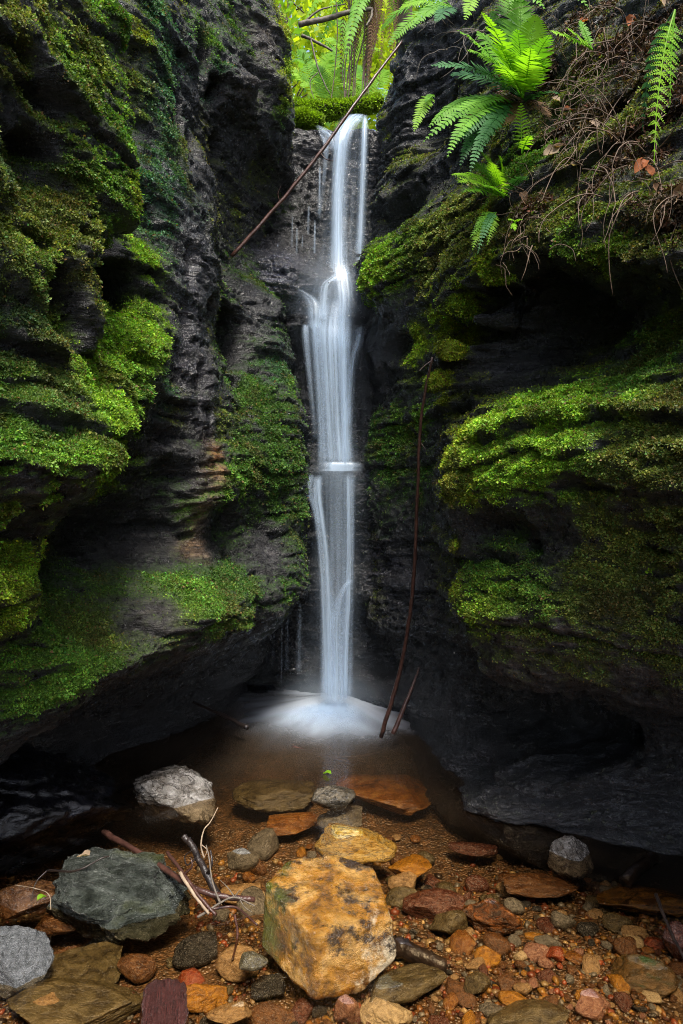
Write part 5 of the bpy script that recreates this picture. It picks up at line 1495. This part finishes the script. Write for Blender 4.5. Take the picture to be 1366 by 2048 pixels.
# roots hanging from the bank
def root_cluster(label, anchors, seed, count, length, sag, mat, name='root_tangle'):
    rg = np.random.default_rng(seed)
    ps = [surface_at(u, v, 14) for u, v in anchors]
    ps = [p for p in ps if p is not None]
    r = empty(name, ps[0], label, 'roots')
    for k in range(count):
        p = ps[rg.integers(len(ps))] + rg.normal(0, .05, 3) * np.array([1, .5, 1]) + np.array([0, -.02, .02])
        L_ = length * rg.uniform(.45, 1.25)
        d = np.array([rg.normal(-.2, .6), -rg.uniform(.15, .6), rg.normal(.1, .5)])
        d /= np.linalg.norm(d)
        pts = [p]
        n = 7
        for j in range(n):
            d = d + rg.normal(0, .28, 3) + np.array([0, 0.05 * j * .3, -sag])
            d /= np.linalg.norm(d)
            pts.append(pts[-1] + d * L_ / n)
        C = spline(pts, 22)
        r0 = rg.uniform(.0010, .0026)
        V, Fc = tube(C, np.linspace(r0, r0 * .45, 22), 5)
        child(mesh_np('root', V, Fc, mat), r)
root_cluster('tangle of dry brown roots hanging over the hollow at the right', [(1200,330),(1230,300),(1260,340),(1180,360),(1240,380)], 1, 42, .34, .30, bk_tan)
root_cluster('looping thin roots around the dead leaves in the middle of the bank', [(1110,235),(1150,220),(1190,230),(1130,270),(1170,290),(1090,260)], 2, 44, .26, .18, bk_tan)
root_cluster('brown roots hanging at the top right of the bank', [(1180,30),(1230,60),(1280,40),(1160,80),(1210,120),(1260,120),(1190,160)], 3, 46, .32, .25, bk_tan)
root_cluster('fine roots and stems at the foot of the lime fern', [(1020,410),(1040,440),(1060,470),(1010,450)], 4, 26, .16, .22, bk_tan)
root_cluster('brown roots hanging at the right edge', [(1330,340),(1345,400),(1320,440),(1350,460),(1355,260)], 5, 24, .24, .3, bk_tan)
root_cluster('thin roots over the dark hollow under the bank', [(1000,480),(1060,490),(1110,470),(1020,520)], 6, 16, .14, .35, bk_tan)
root_cluster('dry stems above the black rock at the top', [(880,60),(930,50),(900,90),(960,80)], 7, 22, .34, .12, bk_grey)

# dead leaves caught on the bank
leaf_mats = [leaf_material('dead leaf brown', (.10, .055, .03), (.22, .13, .075), .2, .6), leaf_material('dead leaf rust', (.16, .045, .015), (.30, .10, .03), .25, .5), leaf_material('pale dead leaf', (.20, .14, .09), (.36, .27, .19), .2, .6)]
def dead_leaf(u, v, size, mat, label, seed, group=None, onrock=True, P=None, name='dead_leaf', mats=None, flat=False):
    rg = np.random.default_rng(seed)
    c = P if P is not None else surface_at(u, v, 14)
    if c is None:
        return
    c = c + (np.array([0, -.025, .012]) if P is None else 0)
    a = rg.uniform(0, 6.28)
    d = np.array([np.cos(a), -.25, np.sin(a)]) if not flat else np.array([np.cos(a), np.sin(a), 0.05])
    d /= np.linalg.norm(d)
    s = np.cross(d, [0, -.8, .6] if not flat else [0, 0, 1]); s /= np.linalg.norm(s)
    nn = np.cross(s, d)
    V, Fc = [], []
    m = 9
    for i in range(m):
        t = i / (m - 1)
        w = .34 * size * np.sin(np.pi * t ** .8) ** .8 * (1 + rg.normal(0, .08))
        mid = d * size * (t - .5) + nn * size * .16 * np.sin(t * 3 + seed)
        for q in (-1, -.5, 0, .5, 1):
            V.append(mid + s * w * q + nn * w * (.55 * q * q + .12 * rg.normal()))
    for i in range(m - 1):
        for j in range(4):
            k = i * 5 + j
            Fc.append((k, k + 1, k + 6, k + 5))
    o = mesh_np(name, np.array(V), np.array(Fc), (mats or leaf_mats)[mat])
    o.location = tuple(c)
    tag(o, label, 'leaf', group)
dl = [(1088,300,.075,2,'large pale curled dead leaf pointing down the bank'),(1105,290,.05,0,'brown dead leaf beside the large pale curled one'),(1170,250,.05,2,'pale torn dead leaf caught in the looping roots'),
 (1118,225,.045,1,'rusty dead leaf above the large pale curled one'),(1262,340,.055,1,'orange brown dead leaf in the root tangle'),(1275,345,.05,1,'darker rust dead leaf behind the orange brown one'),(1300,385,.05,0,'brown pointed dead leaf right of the root tangle'),
 (1140,345,.05,2,'pale flat dead leaf lying under the looping roots'),(1345,405,.045,0,'brown dead leaf at the right edge of the bank'),(1350,220,.05,1,'rust coloured dead leaf behind the hanging frond'),(1300,10,.05,2,'pale dead leaf at the top right corner'),
 (1030,400,.05,0,'brown dead leaf at the base of the lime fern'),(1245,45,.045,1,'reddish dead leaf near the top right roots'),(1150,50,.04,1,'small rust dead leaf near the short fronds'),(1095,205,.04,2,'small pale leaf at the foot of the large fern'),(1205,300,.045,0,'dull brown dead leaf between root clusters')]
for i, (u, v, s, m, lab) in enumerate(dl):
    dead_leaf(u, v, s, m, lab, i + 3)
green_leafs = [fern_mats[2]]
dead_leaf(0, 0, .045, 0, 'bright green leaf floating on the pool behind the dark shale chip', 31, P=ground(655, 1548, .006), name='fallen_leaf', mats=green_leafs, flat=True)
dead_leaf(0, 0, .032, 0, 'fresh green leaf lying on the wet brown slab at the left', 32, P=ground(84, 1797, .065), name='fallen_leaf', mats=green_leafs, flat=True)
dead_leaf(0, 0, .05, 0, 'pale narrow leaf standing on the back of the grey green boulder', 33, P=ground(166, 1712, .15), name='fallen_leaf', mats=[leaf_mats[2]], flat=True)

# ---------------------------------------------------------------- forest beyond the lip
lip_moss_mat = moss_mat
def lip_log(label, pts, r0, seed):
    C = spline(pts, 30)
    V, Fc = tube(C, np.linspace(r0, r0 * .8, 30), 14, .06, seed)
    r = empty('mossy_log', C[0], label, 'log')
    child(mesh_np('trunk', V, Fc, bk_dark), r)
    N = np.cross(V[Fc[:, 1]] - V[Fc[:, 0]], V[Fc[:, 2]] - V[Fc[:, 0]])
    cen = V[Fc].mean(1)
    rg = np.random.default_rng(seed)
    n = 9000
    t = rg.integers(0, len(Fc), n)
    w = rg.dirichlet((1, 1, 1), n)
    pos = (V[Fc[t]] * w[..., None]).sum(1)
    axis = C[np.argmin(((pos[:, None] - C[None]) ** 2).sum(-1), 1)]
    nor = pos - axis; nor /= np.linalg.norm(nor, axis=1)[:, None]
    d = nor + rg.normal(0, .5, (n, 3)) + [0, 0, -.3]; d /= np.linalg.norm(d, axis=1)[:, None]
    s = np.cross(d, rg.normal(size=(n, 3))); s /= np.linalg.norm(s, axis=1)[:, None]
    L_ = rg.uniform(.012, .03, n)[:, None]
    Q = np.stack([pos, pos + d * L_ * .5 + s * L_ * .25, pos + d * L_, pos + d * L_ * .5 - s * L_ * .25], 1).reshape(-1, 3)
    cc = np.array(MC['yellow']) * np.exp(rg.normal(0, .35, n))[:, None] * np.array([.8, 1, .8])
    child(tag(mesh_np('moss_cover', Q, np.arange(4 * n).reshape(-1, 4), moss_mat, smooth=False, attrs=dict(col=np.repeat(cc, 4, 0))), kind='stuff'), r)
lip_log('mossy log lying across the lip of the waterfall', [A(585,218,4.6), A(640,222,4.62), A(700,216,4.66), A(760,205,4.75)], .055, 5)
lip_log('thick moss covered stone roll at the left of the lip', [A(585,240,4.5), A(612,236,4.5), A(640,246,4.48)], .05, 6)

tree_bark = bark_material('tree bark', (0.05, 0.035, 0.022), (0.14, 0.10, 0.07), .8)
crown_mats = [leaf_material('leaves light', (0.24, 0.33, 0.012), (0.40, 0.46, 0.025), .5), leaf_material('leaves mid', (0.07, 0.17, 0.02), (0.15, 0.28, 0.03), .45)]
def crown_leaves(centers, radii, n, size, seed):
    rg = np.random.default_rng(seed)
    k = rg.choice(len(centers), n, p=np.array(radii) ** 2 / (np.array(radii) ** 2).sum())
    C = np.array(centers)[k]; r = np.array(radii)[k]
    q = rg.normal(size=(n, 3)); q /= np.linalg.norm(q, axis=1)[:, None]
    pos = C + q * (r * rg.random(n) ** .45)[:, None]
    pos = pos + 0.12 * np.column_stack([fbm(pos * 3 + i * 7, 2) for i in range(3)])
    d = rg.normal(size=(n, 3)) + [0, 0, -.3]; d /= np.linalg.norm(d, axis=1)[:, None]
    s = np.cross(d, rg.normal(size=(n, 3))); s /= np.linalg.norm(s, axis=1)[:, None]
    L_ = (size * rg.uniform(.6, 1.4, n))[:, None]
    Q = np.stack([pos, pos + d * L_ * .5 + s * L_ * .28, pos + d * L_, pos + d * L_ * .5 - s * L_ * .28], 1).reshape(-1, 3)
    return Q, np.arange(4 * n).reshape(-1, 4)
def tree(label, x, y, h, lean, blobs, seed, mi, r0=.07, n=2600, size=.10, name='tree'):
    rg = np.random.default_rng(seed)
    z0 = float(hill_z(np.array([[x]]), np.array([[y]]))[0, 0]) - .1
    base = np.array([x, y, z0])
    r = empty(name, base, label, 'tree')
    top = base + np.array([lean, rg.normal(0, .2), h])
    mid = (base + top) / 2 + rg.normal(0, .12, 3)
    parts = [tube(spline([base, mid, top], 24), np.linspace(r0, r0 * .35, 24), 9, .05, seed)]
    cs, rs = [], []
    for k in range(blobs):
        f = rg.uniform(.35, 1.0)
        p = base + (top - base) * f
        q = p + np.array([rg.normal(0, .8), rg.normal(0, .8), rg.uniform(-.1, .5)])
        parts.append(tube(spline([p, (p + q) / 2 + [0, 0, .1], q], 10), np.linspace(r0 * .3, r0 * .1, 10), 5))
        cs.append(q); rs.append(rg.uniform(.35, .75))
    child(mesh_np('trunk', *joinVF(parts), tree_bark), r)
    child(mesh_np('crown', *crown_leaves(cs, rs, n, size, seed), crown_mats[mi], smooth=False), r)
tree('slim leaning tree with light green leaves straight behind the lip', .15, 8.5, 4.2, -.3, 10, 1, 0, .022, 4200, .10)
tree('bushy light green tree behind the left side of the lip', -.75, 8.0, 3.6, .2, 10, 2, 0, .03, 4200, .10)
tree('dark green sapling just behind the lip on the left', -.45, 6.4, 2.6, -.1, 5, 3, 1, .03, 900, .07)
tree('tall tree with mid green leaves behind the right of the lip', .95, 9.5, 5.5, .2, 10, 4, 1, .05, 3600, .10)
tree('far light green tree seen between the nearer trunks', -.1, 12.5, 6.5, .3, 14, 5, 0, .06, 4600, .13)
tree('thin crooked tree left of the far light green tree', -1.4, 11.5, 6.0, .5, 10, 6, 1, .08, 2600, .12)
tree('spreading tree shading the right bank from above', 2.6, 6.3, 3.5, -.2, 8, 7, 1, .12, 2200, .09)
tree('broad tree on the high ground beyond the right bank', 4.6, 9.0, 5.0, .2, 12, 8, 1, .16, 3000, .11)
tree('wide tree on the high ground beyond the left cliff', -3.8, 8.0, 5.0, -.2, 12, 9, 1, .16, 3000, .11)

# hanging dead stems and the tree fern beside the lip
stg = np.random.default_rng(8)
tf = empty('tree_fern', A(748, 90, 5.0), 'tree fern with a skirt of hanging brown dead fronds at the right of the lip', 'tree fern')
child(mesh_np('trunk', *tube(spline([A(825,215,5.15), A(815,120,5.15), A(800,-40,5.15)], 20), np.linspace(.07, .08, 20), 10, .12, 3), bk_tan), tf)
for k in range(26):
    u0 = 748 + stg.normal(0, 24)
    p0 = A(u0, -30 + stg.normal(0, 20), 5.0 + stg.normal(0, .1))
    p2 = A(u0 - stg.uniform(-14, 34), stg.uniform(90, 205), 4.95 + stg.normal(0, .15))
    V, Fc = frond_geo(p0, p0 * .5 + p2 * .5 + np.array([stg.normal(0, .06), -.05, .1]), p2, stg.uniform(.02, .05), 26, (stg.normal(0, .6), -1, .2), seed=k, droop=.7, wf=.14)
    child(mesh_np('dead_frond', V, Fc, fern_mats[3], smooth=False), tf)
for k in range(9):
    p0 = A(765, -60, 5.05)
    p2 = A(*[(640,95),(600,60),(655,30),(690,120),(720,60),(820,40),(835,10),(870,60),(800,95)][k], 4.8 + stg.normal(0, .2))
    V, Fc = frond_geo(p0, p0 * .45 + p2 * .55 + np.array([0, 0, .35]), p2, .085, 30, (0, -.4, .9), seed=40 + k, droop=.4)
    child(mesh_np('frond', V, Fc, fern_mats[2 if k % 3 else 0], smooth=False), tf)
for k in range(15):
    u0 = stg.uniform(672, 750)
    pts = [A(u0 + stg.normal(0, 5), -40, 4.95), A(u0 + stg.normal(0, 4), 60, 4.93), A(u0 - 4 + stg.normal(0, 5), 140, 4.9), A(u0 - 6 + stg.normal(0, 7), 212, 4.85)]
    rr = stg.uniform(.003, .008)
    o = mesh_np('hanging_stem', *tube(spline(pts, 24), np.linspace(rr, rr * .6, 24), 6, .06, k), bk_tan if k % 3 else bk_grey)
    tag(o, 'thin dry stem hanging in the gap above the waterfall', 'stem', 'dry stems hanging above the waterfall')
stick_thing('fallen_branch', 'weathered bare branch lying across the gap at the very top', [
 ('stem', [A(598,48,4.7), A(650,38,4.72), A(700,24,4.75), A(744,18,4.8)], .020, .014, bk_grey),
 ('branch', [A(744,18,4.8), A(742,35,4.78), A(732,52,4.75)], .010, .006, bk_grey),
 ('branch', [A(610,44,4.7), A(640,20,4.7), A(690,8,4.72)], .008, .004, bk_grey)], 'branch')
stick_thing('fallen_branch', 'thin forked branch slanting down below the weathered one', [
 ('stem', [A(603,70,4.6), A(635,85,4.62), A(665,102,4.65)], .011, .007, bk_grey),
 ('branch', [A(622,80,4.6), A(634,130,4.6), A(648,165,4.6), A(660,188,4.6)], .006, .003, bk_grey),
 ('branch', [A(636,145,4.6), A(620,165,4.6), A(630,205,4.6)], .004, .002, bk_grey)], 'branch')
for i, (u, v) in enumerate(((640,150),(690,60),(610,120),(720,150),(660,105))):
    dY = 5.2 + .25 * i
    fern(['feathery bright fern in the gap left of the hanging stems','pale green fern high in the gap','fern against the moss edge of the left cliff','green fern behind the hanging stems','soft yellow green fern in the middle of the gap'][i],
         (u + 20, v + 70, dY), [(u - 40, v + 20, 0, 30, 1, 22), (u - 10, v - 20, 0, 30, 1, 22, False, 0), (u + 50, v - 10, 0, 30, 1, 22), (u + 70, v + 40, .1, 30, 1, 20)], mat=2, pin=.10)
